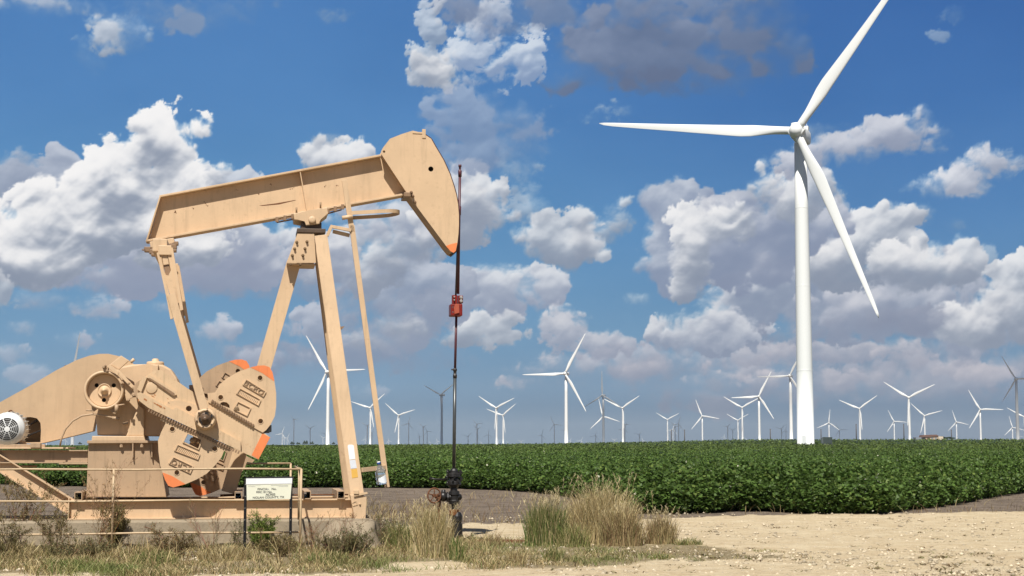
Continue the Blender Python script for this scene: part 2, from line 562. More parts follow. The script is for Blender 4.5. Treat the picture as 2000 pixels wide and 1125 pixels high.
    cloud([(655,35,40,18)], 0.35, 0.35, 20, .5, .2)
    cloud([(950,30,130,60),(1050,20,120,50)], 0.8, 0.28, 24, 0.5, 0.3, (120,138,170), (190,196,210))
    cloud([(960,80,95,60),(1000,120,50,40),(1020,60,40,36)], 0.8, 0.82, 16, 0.6, 0.0, (140,156,186), lump=1.7)
    cloud([(845,50,36,50),(850,110,44,46)], 0.75, 0.85, 12, 0.6, 0.0, lump=1.7)
    cloud([(865,150,36,32),(825,140,30,36)], 0.9, 0.98, 9, 0.7, 0.0, lump=1.3)
    cloud([(1190,215,50,16),(1160,232,50,14)], 0.55, 0.75, 14, 0.6, 0.4)
    cloud([(910,230,90,70),(1000,250,90,50),(960,300,110,50)], 0.72, 0.62, 26, 0.6, 0.0, (122,140,172), (196,202,218))
    cloud([(1150,10,330,50),(1000,20,160,50),(900,10,90,40)], 0.8, 0.8, 34, 0.5, 0.0, (104,122,154), (150,162,186), lump=0.5)
    cloud([(1200,120,130,66),(1320,130,210,62),(1450,60,135,110),(1300,60,160,70),(1120,160,80,30)], 0.94, 0.75, 36, 0.5, 0.0, (96,112,143), (138,150,175), lump=0.22, det=1.3)
    cloud([(1285,70,26,50)], 0.0, 0, 10)
    cloud([(1300,160,150,26)], 0.45, 0.0, 24, 0.3, 0.1, (92,104,134), (120,130,150))
    cloud([(1860,25,26,20),(1835,70,22,14)], 0.5, 0.75, 12, 0.6, 0.4)
    cloud([(1620,255,50,14)], 0.4, 0.6, 14)
    cloud([(1655,205,18,10)], 0.3, 0.6, 12)
    # clouds above and beside the frame
    for c in ((-250,300,150,80),(-200,560,200,60),(2250,420,170,90),(2300,640,200,70),(-500,400,200,90),(-620,620,180,50),(-420,180,120,50),(-750,300,150,80),(2600,500,220,90),(2500,250,130,60),(2750,650,160,50),(2400,100,120,40),(700,-120,200,60),(1500,-150,260,70),(100,-160,200,60),(2150,-60,150,50)):
        cloud([c, (c[0]+60, c[1]+20, c[2]*.7, c[3]*.8)], 0.9, 0.7, 14, 1.0, 0.1)
    col = np.clip(col, 0, 255)/255
    lin = np.where(col <= 0.04045, col/12.92, ((col+0.055)/1.055)**2.4) / (2**EXPO)
    # fade to the world sky at the outer rim
    e = np.minimum(np.minimum(AZ+30, 30-AZ), 19.5-EL)
    al = sstep(0.0, 1.6, e)
    Rr = 26000.0
    azr, elr = np.radians(AZ), np.radians(EL)
    V = np.stack([Rr*np.sin(azr)*np.cos(elr), Rr*np.cos(azr)*np.cos(elr), Rr*np.sin(elr)+1.6], -1).reshape(-1, 3)
    idx = np.arange(H*W).reshape(H, W)
    q = np.stack([idx[:-1,:-1], idx[:-1,1:], idx[1:,1:], idx[1:,:-1]], -1).reshape(-1, 4)
    m, nt, bs = newmat('sky_glow')
    nt.nodes.remove(bs)
    at = N(nt, 'ShaderNodeAttribute'); at.attribute_name = 'col'
    em = N(nt, 'ShaderNodeEmission'); em.inputs['Strength'].default_value = 1.0
    # fine break-up of cloud texture
    tr = N(nt, 'ShaderNodeBsdfTransparent')
    mx = N(nt, 'ShaderNodeMixShader')
    nt.links.new(at.outputs['Color'], em.inputs['Color'])
    nt.links.new(at.outputs['Alpha'], mx.inputs[0])
    nt.links.new(tr.outputs[0], mx.inputs[1]); nt.links.new(em.outputs[0], mx.inputs[2])
    nt.links.new(mx.outputs[0], nt.nodes['Material Output'].inputs['Surface'])
    m.cycles.emission_sampling = 'NONE'
    c4 = np.concatenate([lin.reshape(-1, 3), al.reshape(-1, 1)], 1)
    o = big_mesh('sky', V, quads=q, mat=m, color=c4)
    tag(o, kind='structure')
build_sky()
# ------------------------------------------------------------------ ground
FIELD_EDGE = [(-900, 925), (-300, 935), (100, 950), (600, 952), (760, 953), (900, 955), (1000, 958), (1060, 963), (1130, 975),
              (1200, 985), (1260, 1001), (1330, 1004), (1420, 1000), (1520, 998), (1600, 1002), (1700, 1003), (1780, 997),
              (1840, 988), (1900, 979), (1935, 970), (2000, 962), (2100, 950), (2400, 932), (2900, 918)]
_fe = [GP(a, b) for a, b in FIELD_EDGE]
_fa = [p.x / p.y for p in _fe]
_fy = [p.y for p in _fe]
def edge_y(s):
    """depth of the front of the crop along the bearing s = x / y"""
    return np.interp(s, _fa, _fy)

def m_soil():
    m, nt, bs = newmat('dry_soil')
    n1 = noise(nt, 0.35, 6, 0.6); n2 = noise(nt, 5, 8, 0.7); n3 = noise(nt, 28, 5, 0.7)
    c = mix(nt, n1.outputs[0], (0.125, 0.095, 0.075), (0.20, 0.155, 0.12))
    c = mix(nt, ramp(nt, n2.outputs[0], [(0.4, 0), (0.7, 0.7)]).outputs[0], c, (0.28, 0.225, 0.17))
    n6 = noise(nt, 1.1, 6, 0.7)
    c = mix(nt, ramp(nt, n6.outputs[0], [(0.45, 0), (0.62, 0.8)]).outputs[0], c, (0.085, 0.064, 0.05))
    c = mix(nt, ramp(nt, n3.outputs[0], [(0.56, 0), (0.64, 0.8)]).outputs[0], c, (0.42, 0.36, 0.27))
    nt.links.new(c, bs.inputs['Base Color'])
    bs.inputs['Roughness'].default_value = 0.95
    bs.inputs['Specular IOR Level'].default_value = 0.1
    nt.links.new(bump(nt, n2.outputs[0], 0.9, 0.12), bs.inputs['Normal'])
    return m

def build_ground():
    rings = [0.0]
    r = 4.0
    while r < 24000:
        rings.append(r)
        r *= 1.02 if 15 < r < 90 else (1.03 if r < 1500 else 1.15)
    az = np.concatenate([np.arange(-26, 26.01, 0.4), np.arange(30, 332, 6)])
    az = np.radians(az)
    rr = np.array(rings)
    A, D = np.meshgrid(az, rr)
    x = D*np.sin(A); y = D*np.cos(A)
    z = terrain(x, y) + fbm(x*0.25, y*0.25, 3, 4)*0.02*np.where((D > 29) & (D < 200), 1, 0)
    z = z - 0.012
    V = np.stack([x, y, z], -1).reshape(-1, 3)
    h, w = A.shape
    idx = np.arange(h*w).reshape(h, w)
    nx = np.roll(idx, -1, 1)
    q = np.stack([idx[:-1], nx[:-1], nx[1:], idx[1:]], -1).reshape(-1, 4)
    tag(big_mesh('ground', V, quads=q, mat=m_soil(), smooth=True), kind='structure')
build_ground()

# far edge of the gravel, by bearing
_ge = [GP(a, b) for a, b in [(-900, 1030), (0, 1030), (700, 1024), (900, 1021), (1010, 1019), (1200, 1014), (1330, 1009), (1500, 1004), (1700, 1003), (1850, 1000), (2000, 997), (2500, 985), (3200, 980)]]
def gravel_y(s): return np.interp(s, [p.x/p.y for p in _ge], [p.y for p in _ge])

def grassy(x, y):
    """0..1: how much litter and grass covers the gravel here"""
    s = x/np.maximum(y, 1); px = 1000 + FOC*s; py = 870 + FOC*1.6/np.maximum(y, 1)
    lo = np.interp(px, [-400, 0, 500, 900, 1000, 1150, 1350, 1460, 1560], [1012, 1012, 1030, 1050, 1062, 1062, 1064, 1078, 1084])
    hi = np.interp(px, [-400, 0, 200, 500, 640, 900, 1100, 1300, 1400, 1460, 1560], [1130, 1126, 1128, 1122, 1112, 1106, 1110, 1098, 1092, 1086, 1085])
    n = fbm(x*0.9, y*0.9, 4, 77)*16
    return sstep(lo-6, lo+8, py+n*.6)*(1-sstep(hi-7, hi+6, py+n))

def m_gravel():
    m, nt, bs = newmat('caliche_gravel')
    n1 = noise(nt, 0.5, 5, 0.6); n2 = noise(nt, 9, 8, 0.75); n4 = noise(nt, 2.2, 6, 0.7)
    vo = N(nt, 'ShaderNodeTexVoronoi'); vo.inputs['Scale'].default_value = 28
    tc = N(nt, 'ShaderNodeTexCoord'); nt.links.new(tc.outputs['Object'], vo.inputs['Vector'])
    c = mix(nt, n1.outputs[0], (0.53, 0.43, 0.28), (0.60, 0.495, 0.33))
    c = mix(nt, ramp(nt, n4.outputs[0], [(0.40, 0.0), (0.62, 0.75)]).outputs[0], c, (0.47, 0.36, 0.22))
    n7 = noise(nt, 0.9, 8, 0.75)
    c = mix(nt, ramp(nt, n7.outputs[0], [(0.50, 0.0), (0.66, 0.5)]).outputs[0], c, (0.68, 0.59, 0.42))
    c = mix(nt, ramp(nt, n2.outputs[0], [(0.53, 0), (0.66, 0.85)]).outputs[0], c, (0.29, 0.215, 0.135))
    c = mix(nt, ramp(nt, vo.outputs['Color'], [(0.75, 0), (0.95, 0.5)]).outputs[0], c, (0.62, 0.54, 0.40))
    at = N(nt, 'ShaderNodeAttribute'); at.attribute_name = 'col'
    sp = N(nt, 'ShaderNodeSeparateColor'); nt.links.new(at.outputs['Color'], sp.inputs[0])
    n5 = noise(nt, 14, 6, 0.75)
    c2 = mix(nt, n5.outputs[0], (0.13, 0.105, 0.06), (0.32, 0.255, 0.15))
    ad = N(nt, 'ShaderNodeMath', operation='MULTIPLY_ADD'); ad.inputs[1].default_value = 0.7; ad.inputs[2].default_value = -0.35
    nt.links.new(n4.outputs[0], ad.inputs[0])
    a2 = N(nt, 'ShaderNodeMath', operation='ADD'); nt.links.new(sp.outputs[0], a2.inputs[0]); nt.links.new(ad.outputs[0], a2.inputs[1])
    c = mix(nt, ramp(nt, a2.outputs[0], [(0.3, 0), (0.6, 0.9)]).outputs[0], c, c2)
    c = mix(nt, sp.outputs[1], c, (0.17, 0.125, 0.09))
    nt.links.new(c, bs.inputs['Base Color'])
    bs.inputs['Roughness'].default_value = 0.95
    bs.inputs['Specular IOR Level'].default_value = 0.1
    b1 = N(nt, 'ShaderNodeBump'); b1.inputs['Strength'].default_value = 0.8; b1.inputs['Distance'].default_value = 0.05
    nt.links.new(n2.outputs[0], b1.inputs['Height'])
    b2 = N(nt, 'ShaderNodeBump'); b2.inputs['Strength'].default_value = 0.6; b2.inputs['Distance'].default_value = 0.02
    nt.links.new(vo.outputs['Distance'], b2.inputs['Height']); nt.links.new(b1.outputs[0], b2.inputs['Normal'])
    nt.links.new(b2.outputs[0], bs.inputs['Normal'])
    return m

def build_gravel():
    s = np.linspace(-0.62, 0.72, 420)
    t = np.concatenate([np.linspace(0, 0.4, 24)[:-1], np.linspace(0.4, 1, 150)])
    S, T = np.meshgrid(s, t)
    far = gravel_y(S) + fbm(S*120, S*0+3, 5, 8, 0.65)*1.0 + fbm(S*900, S*0+7, 3, 12)*0.25
    Y = 12 + (far-12)*T
    D = np.maximum(Y, 14)
    X = S*D*np.where(Y < 14, 1.0, 1.0)
    dist = far - Y
    z = 0.03*sstep(0, 2.0, dist) - 0.022*(1-sstep(0, 0.6, dist)) + fbm(X*0.35, Y*0.35, 4, 61)*0.035*sstep(0, 2, dist) + fbm(X*2.4, Y*2.4, 3, 62)*0.010
    g = grassy(X, Y)
    stain = np.exp(-(((X+0.85)/0.6)**2 + ((Y-25.8)/0.8)**2))
    pale = stain*0.75 + 0.8*(1-sstep(0.0, 1.3, dist + 0.5*fbm(X*0.8, Y*0.8, 4, 71)))
    V = np.stack([X, Y, z+0.004], -1).reshape(-1, 3)
    h, w = S.shape
    idx = np.arange(h*w).reshape(h, w)
    q = np.stack([idx[:-1,:-1], idx[:-1,1:], idx[1:,1:], idx[1:,:-1]], -1).reshape(-1, 4)
    c = np.stack([g, np.clip(pale, 0, 1), g*0], -1).reshape(-1, 3)
    tag(big_mesh('gravel_pad', V, quads=q, mat=m_gravel(), color=c, smooth=True), kind='structure')
build_gravel()

def scatter_stones(name, n, region, size, mat, seed):
    r = np.random.default_rng(seed)
    ico = [(0,0,1),(0.9,0,0.1),(0.25,0.85,0.15),(-0.8,0.5,0),(-0.7,-0.6,0.1),(0.3,-0.9,0.05),(0,0,-0.6)]
    tr = [(0,1,2),(0,2,3),(0,3,4),(0,4,5),(0,5,1),(6,2,1),(6,3,2),(6,4,3),(6,5,4),(6,1,5)]
    base = np.array(ico)
    x, y = region(r, n)
    n = len(x)
    sc = size[0]*(size[1]/size[0])**(r.random(n)**3)
    V = base[None]*(1+0.35*(r.random((n, 7, 3))-0.5))
    a = r.random(n)*6.28
    c, s = np.cos(a)[:, None], np.sin(a)[:, None]
    vx = V[..., 0]*c - V[..., 1]*s; vy = V[..., 0]*s + V[..., 1]*c
    W = np.stack([vx*sc[:, None]+x[:, None], vy*sc[:, None]*0.8+y[:, None], V[..., 2]*sc[:, None]*0.6 + (terrain(x, y)+0.03)[:, None]], -1)
    T = (np.array(tr)[None] + (np.arange(n)*7)[:, None, None]).reshape(-1, 3)
    k = 0.55 + 0.75*r.random(n)
    col = np.repeat(np.stack([k*0.50, k*0.42, k*0.30], -1), 7, 0)
    o = big_mesh(name, W.reshape(-1, 3), tris=T, mat=mat, color=col)
    return tag(o, 'loose pale limestone pebbles strewn over the gravel pad and along its edge', 'pebbles', kind='stuff')

def reg_pebble(r, n):
    px = r.uniform(-60, 2060, n); py = 1002 + (1150-1002)*r.random(n)**0.8
    y = FOC*1.6/(py-870); x = (px-1000)/FOC*y
    k = y < gravel_y(x/y)+2.0
    d = gravel_y(x/y) - y
    k &= (r.random(n) < np.where(d < 1.5, 1, 0.55))
    return x[k], y[k]
scatter_stones('pebbles', 24000, reg_pebble, (0.010, 0.055), attr_mat('stone', 0.9), 3)
# ------------------------------------------------------------------ crop
def canopy(x, y):
    h = 0.80 + 0.12*fbm(x*0.16, y*0.10, 3, 14) + 0.34*fbm(x*0.8, y*0.6, 3, 15) + 0.22*(fbm(x*2.2, y*1.9, 2, 16))
    s = x/np.maximum(y, 1)
    e = edge_y(s)
    h = h * (0.55 + 0.45*sstep(-0.6, 1.6, y - e))
    return h + 0.12*sstep(0.22, 0.30, s)*(y < 80)

def build_crop():
    r = np.random.default_rng(44)
    def clear(x, y):      # bare pad round the turbine foot
        return ((x-74.6)**2 + (y-404)**2) > 5.0**2
    # --- upper canopy, evenly spread over the view so that far leaves are larger clumps
    n = 430000
    s = r.uniform(-0.36, 0.36, n)
    e = edge_y(s)
    v = r.random(n)
    inv = 1/e*(1-v) + v/745.0
    y = 1/inv
    x = s*y
    k = clear(x, y)
    x, y = x[k], y[k]
    z = terrain(x, y) + canopy(x, y) - np.abs(r.normal(0, 0.12, len(x)))*np.clip(40/y*2, 0.4, 1) + 0.05
    tall = r.random(len(x)) < 0.03*(y < 120)
    z = z + tall*r.random(len(x))*0.13
    size = np.maximum(0.050, 0.00055*y)*r.uniform(0.6, 1.3, len(x))
    # --- the plants along the front of the field, each a bushy dome of leaves
    def edge2(s_):
        e_ = edge_y(s_); x_ = s_*e_
        return e_ + 1.1*fbm(x_*0.7, x_*0+2, 4, 81) + 0.4*fbm(x_*2.5, x_*0+5, 2, 82)
    npl = 2600
    sp = r.uniform(-0.36, 0.36, npl)
    ep = edge2(sp)
    yp = ep + 3.2*r.random(npl)**1.5
    xp = sp*yp
    hp = (0.62 + 0.42*r.random(npl))*(1 + 0.25*fbm(xp*0.3, yp*0.3, 3, 17))
    hp = hp*np.where(r.random(npl) < 0.15, 0.55, 1.0)*(0.66 + 0.34*sstep(0, 1.6, yp-ep))
    rp = 0.24 + 0.16*r.random(npl)
    nl = 150
    m = npl*nl
    th = r.random(m)*2*np.pi; cz = r.uniform(-0.92, 1.0, m); sz = np.sqrt(1-cz*cz)
    rad = 0.70 + 0.38*r.random(m)
    H_ = np.repeat(hp, nl); R_ = np.repeat(rp, nl)
    x2 = np.repeat(xp, nl) + R_*rad*sz*np.cos(th)*(1+0.3*np.sin(3*th+np.repeat(sp*900, nl)))
    y2 = np.repeat(yp, nl) + R_*rad*sz*np.sin(th)
    z2 = terrain(x2, y2) + np.maximum(0.03, H_*(0.52 + 0.48*rad*cz))
    size2 = 0.050*r.uniform(0.5, 1.45, m)
    s2 = x2/y2
    x = np.concatenate([x, x2]); y = np.concatenate([y, y2]); z = np.concatenate([z, z2]); size = np.concatenate([size, size2])
    N_ = len(x)
    # orientation
    th = r.random(N_)*2*np.pi
    tilt = np.abs(r.normal(0.55, 0.4, N_))
    nz = np.cos(tilt); nx = np.sin(tilt)*np.cos(th); ny = np.sin(tilt)*np.sin(th)
    nv = np.stack([nx, ny, nz], -1)
    u = np.cross(nv, r.normal(size=(N_, 3))); u /= np.linalg.norm(u, axis=1)[:, None]
    w = np.cross(nv, u)
    C = np.stack([x, y, z], -1)
    S = size[:, None]
    droop = nv*(S*0.22)
    a = C - u*S*0.9
    b = C + u*S*1.0 - droop
    l = C + w*S*0.85 - droop*1.1 - u*S*0.1
    rt = C - w*S*0.85 - droop*1.1 - u*S*0.1
    V = np.stack([a, l, b, rt], 1).reshape(-1, 3)
    i = np.arange(N_)*4
    T = np.concatenate([np.stack([i, i+1, i+2], -1), np.stack([i, i+2, i+3], -1)])
    # colour: greens, a few yellow and pale flowers
    q = r.random(N_)
    base = np.array([0.084, 0.142, 0.030])
    k = (0.65 + 0.75*r.random(N_))[:, None]*(1 + 0.22*fbm(x*0.08, y*0.05, 3, 31))[:, None]
    fy_ = sstep(70, 300, y)[:, None]
    col = (base*(1-fy_) + np.array([0.108, 0.155, 0.034])*fy_)*k
    yl = q < 0.12
    col[yl] = np.array([0.14, 0.19, 0.045])*k[yl]
    dk = q > 0.8
    col[dk] = col[dk]*0.62
    fl = (q > 0.120) & (q < 0.1222) & (y < 150)
    col[fl] = (0.75, 0.72, 0.55)
    col = np.repeat(col, 4, 0)
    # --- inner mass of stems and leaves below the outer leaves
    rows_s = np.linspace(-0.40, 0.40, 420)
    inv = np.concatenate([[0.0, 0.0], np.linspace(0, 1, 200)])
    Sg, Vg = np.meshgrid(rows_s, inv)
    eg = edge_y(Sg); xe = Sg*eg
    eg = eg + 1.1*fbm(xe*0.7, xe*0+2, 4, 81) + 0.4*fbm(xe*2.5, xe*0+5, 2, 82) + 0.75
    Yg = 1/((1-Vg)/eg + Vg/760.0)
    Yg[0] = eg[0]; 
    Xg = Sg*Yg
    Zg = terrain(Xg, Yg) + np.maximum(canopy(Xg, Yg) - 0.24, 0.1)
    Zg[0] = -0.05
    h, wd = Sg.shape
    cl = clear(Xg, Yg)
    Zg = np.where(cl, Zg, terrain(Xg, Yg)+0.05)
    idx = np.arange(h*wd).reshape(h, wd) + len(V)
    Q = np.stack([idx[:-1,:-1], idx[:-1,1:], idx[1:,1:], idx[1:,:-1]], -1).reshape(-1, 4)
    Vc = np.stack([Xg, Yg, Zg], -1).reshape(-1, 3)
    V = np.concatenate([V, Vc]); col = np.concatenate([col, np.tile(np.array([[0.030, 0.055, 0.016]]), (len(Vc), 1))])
    m, nt, bs = newmat('crop_leaf')
    a_ = N(nt, 'ShaderNodeAttribute'); a_.attribute_name = 'col'
    nt.links.new(a_.outputs['Color'], bs.inputs['Base Color'])
    bs.inputs['Roughness'].default_value = 0.5
    bs.inputs['Specular IOR Level'].default_value = 0.25
    t = N(nt, 'ShaderNodeBsdfTranslucent'); nt.links.new(a_.outputs['Color'], t.inputs['Color'])
    mx = N(nt, 'ShaderNodeMixShader'); mx.inputs[0].default_value = 0.35
    nt.links.new(bs.outputs[0], mx.inputs[1]); nt.links.new(t.outputs[0], mx.inputs[2])
    nt.links.new(mx.outputs[0], nt.nodes['Material Output'].inputs['Surface'])
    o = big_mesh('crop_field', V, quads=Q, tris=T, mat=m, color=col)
    tag(o, 'wide field of knee high leafy green cotton plants reaching to the horizon', 'crop', kind='stuff')
build_crop()
# ------------------------------------------------------------------ wind turbines
M_white = plain('turbine_white', (0.80, 0.81, 0.79), 0.35, 0, 0.4, 0.02, 0.3)
M_white2 = plain('turbine_grey_white', (0.72, 0.74, 0.74), 0.4, 0, 0.4, 0.02, 0.3)
HUB = 80.0

def blade_bm(Rl=52.5, fat=1.0, ns=40, nc=20):
    bm = bmesh.new()
    rings = []
    for i in range(ns+1):
        t = i/ns
        t = t**1.0
        s = 1.3 + (Rl-1.3)*t
        f = t
        # chord and thickness
        ch = np.interp(f, [0, .03, .08, .14, .20, .26, .4, .6, .8, .93, .98, 1.0], [2.25, 2.25, 2.35, 2.9, 3.45, 3.45, 2.85, 2.1, 1.5, 1.05, .7, .15])*fat
        th = np.interp(f, [0, .03, .08, .14, .20, .3, .5, .8, 1.0], [2.25, 2.25, 2.1, 1.6, 1.15, .8, .5, .26, .05])*fat
        rnd = float(np.interp(f, [0, .05, .2], [1, .9, 0]))
        tw = R(float(np.interp(f, [0, .1, .2, .5, 1], [14, 14, 12, 4, -1])))
        lead = float(np.interp(f, [0, .08, .25, 1.0], [0.5, 0.47, 0.33, 0.30]))*ch   # leading edge distance from the axis
        ring = []
        for k in range(nc):
            a = 2*math.pi*k/nc
            cx = 0.5*(1+math.cos(a))        # 1 = leading edge, 0 = trailing
            xe = lead - ch*(1-cx)
            # thickness profile: round at the root, sharp trailing edge further out
            yy = math.sin(a)*0.5*th*(rnd + (1-rnd)*(0.35+0.65*cx)*1.05)
            if rnd < 1: yy *= 1.0
            x = xe*math.cos(tw) - yy*math.sin(tw)
            y = xe*math.sin(tw) + yy*math.cos(tw)
            y += -1.6*f*f                   # slight forward bend
            ring.append(bm.verts.new((x, y, s)))
        rings.append(ring)
    for i in range(ns):
        for k in range(nc):
            fc = bm.faces.new((rings[i][k], rings[i][(k+1)%nc], rings[i+1][(k+1)%nc], rings[i+1][k]))
            fc.smooth = True
    bm.faces.new(rings[0][::-1]); bm.faces.new(rings[-1])
    return bm

def make_turbine(fat, far):
    t = empty('wind_turbine', (0, 0, 0))
    bm = bmesh.new()
    n = 48 if not far else 16
    lathe(bm, [(2.25, -2.5), (2.25, 0.15), (2.17, 0.16), (2.02, 20), (1.88, 40), (1.72, 60), (1.55, HUB-2.0)], n=n)
    if not far:
        for zz in (19.5, 41.0, 61.0):
            rr_ = float(np.interp(zz, [0, 78], [2.15, 1.55]))
            lathe(bm, [(rr_+0.0, zz-0.12), (rr_+0.04, zz-0.1), (rr_+0.04, zz+0.1), (rr_, zz+0.12)], n=n)
    obj('tower', bm, M_white, t)
    if not far:
        bm = bmesh.new(); box(bm, (-0.5, -2.30, 0.9), (0.5, -2.12, 3.2), 0.05)
        obj('door', bm, M_white2, t)
    bm = bmesh.new()
    # nacelle with raised rear
    prof = [(-2.0, 1.3, -1.45, 1.45), (-1.0, 1.75, -1.8, 1.8), (2.0, 1.85, -1.9, 1.9), (6.0, 1.75, -1.7, 1.95), (7.4, 1.3, -1.0, 2.0), (7.8, 0.8, -0.2, 1.7)]
    rings = []
    for y, hw, z0, z1 in prof:
        ring = []
        for k in range(16):
            a = 2*math.pi*k/16
            c, s = math.cos(a), math.sin(a)
            c = math.copysign(abs(c)**0.55, c); s = math.copysign(abs(s)**0.55, s)
            ring.append(bm.verts.new((hw*c, y, (z0+z1)/2 + (z1-z0)/2*s)))
        rings.append(ring)
    for i in range(len(rings)-1):
        for k in range(16):
            f = bm.faces.new((rings[i][k], rings[i][(k+1)%16], rings[i+1][(k+1)%16], rings[i+1][k])); f.smooth = True
    bm.faces.new(rings[0][::-1]); bm.faces.new(rings[-1])
    nac = obj('nacelle', bm, M_white, t, (0, 0, HUB))
    if not far:
        bm = bmesh.new(); box(bm, (-1.2, 5.0, 1.85), (1.2, 6.6, 3.1), 0.15)
        tube(bm, [(0.5, 6.9, 1.9), (0.5, 6.9, 4.0)], 0.05, 6)
        obj('cooler', bm, M_white2, nac)
    bm = bmesh.new()
    lathe(bm, [(0.02, -2.35), (0.75, -2.25), (1.35, -1.8), (1.75, -1.0), (1.85, 0.3), (1.8, 1.5), (1.5, 1.9)], axis='Y', n=28)
    for a in (0, 120, 240):
        c, s = math.cos(R(a)), math.sin(R(a))
        tube(bm, [(0, 0, 0), (s*1.95, 0, c*1.95)], 1.28, 20)
    obj('hub', bm, M_white, t, (0, -3.9, HUB+0.1))
    me = None
    for a in (0, 120, 240):
        if me is None:
            b = obj('blade', blade_bm(52.5, fat, 40 if not far else 20, 20 if not far else 10), M_white, t)
            me = b.data
        else:
            b = bpy.data.objects.new('blade', me); COL.objects.link(b); b.parent = t
        b.location = (0, -3.9, HUB+0.1)
        b.rotation_euler = (0, R(a), 0)
    return t

def kids(o): return [c for c in bpy.data.objects if c.parent == o]
def copy_tree(src, parent=None):
    c = src.copy(); COL.objects.link(c); c.parent = parent
    for ch in kids(src): copy_tree(ch, c)
    return c

def pose(t, x, y, z0, H, phi, angs, Rs, wide):
    """H hub height, phi yaw, angs three blade angles clockwise from up, Rs blade length factor, wide tower width factor"""
    t.location = (x, y, z0)
    t.rotation_euler = (0, 0, R(phi))
    k = H/HUB
    i = 0
    for c in kids(t):
        nm = c.name.split('.')[0]
        if nm == 'tower': c.scale = (wide, wide, k)
        elif nm == 'nacelle': c.location.z = H; c.scale = (wide,)*3
        elif nm == 'hub':
            c.location.z = H + 0.1; c.location.y = -3.9*wide; c.scale = (wide,)*3
        elif nm == 'blade':
            c.location.z = H + 0.1; c.location.y = -3.9*wide
            c.rotation_euler = (0, R(angs[i]), 0)
            c.scale = (Rs*1.05, Rs, Rs)
            i += 1

# the near one
near = make_turbine(0.86, False)
tag(near, 'huge white wind turbine close by, its thick tower rising from the crop on the right', 'wind turbine', 'wind turbines of the wind farm')
NT = P(1564.5+11.2, 866.5, 404)
NT.x -= 0.25
pose(near, NT.x, NT.y, 0.9, 80.5, -21, (36.6, 157.8, 276.0), 1.0, 1.0)
for c in kids(near):
    if c.name.split('.')[0] in ('hub', 'blade'): c.location.y = -5.2
    if c.name.split('.')[0] == 'nacelle': c.location.y = -0.9; c.scale = (1.0, 1.12, 1.05)

proto_a = make_turbine(1.0, True)      # slender blades
proto_b = make_turbine(1.25, True)     # broader, shorter blades
used = {'a': False, 'b': False}
GRP = 'wind turbines of the wind farm'

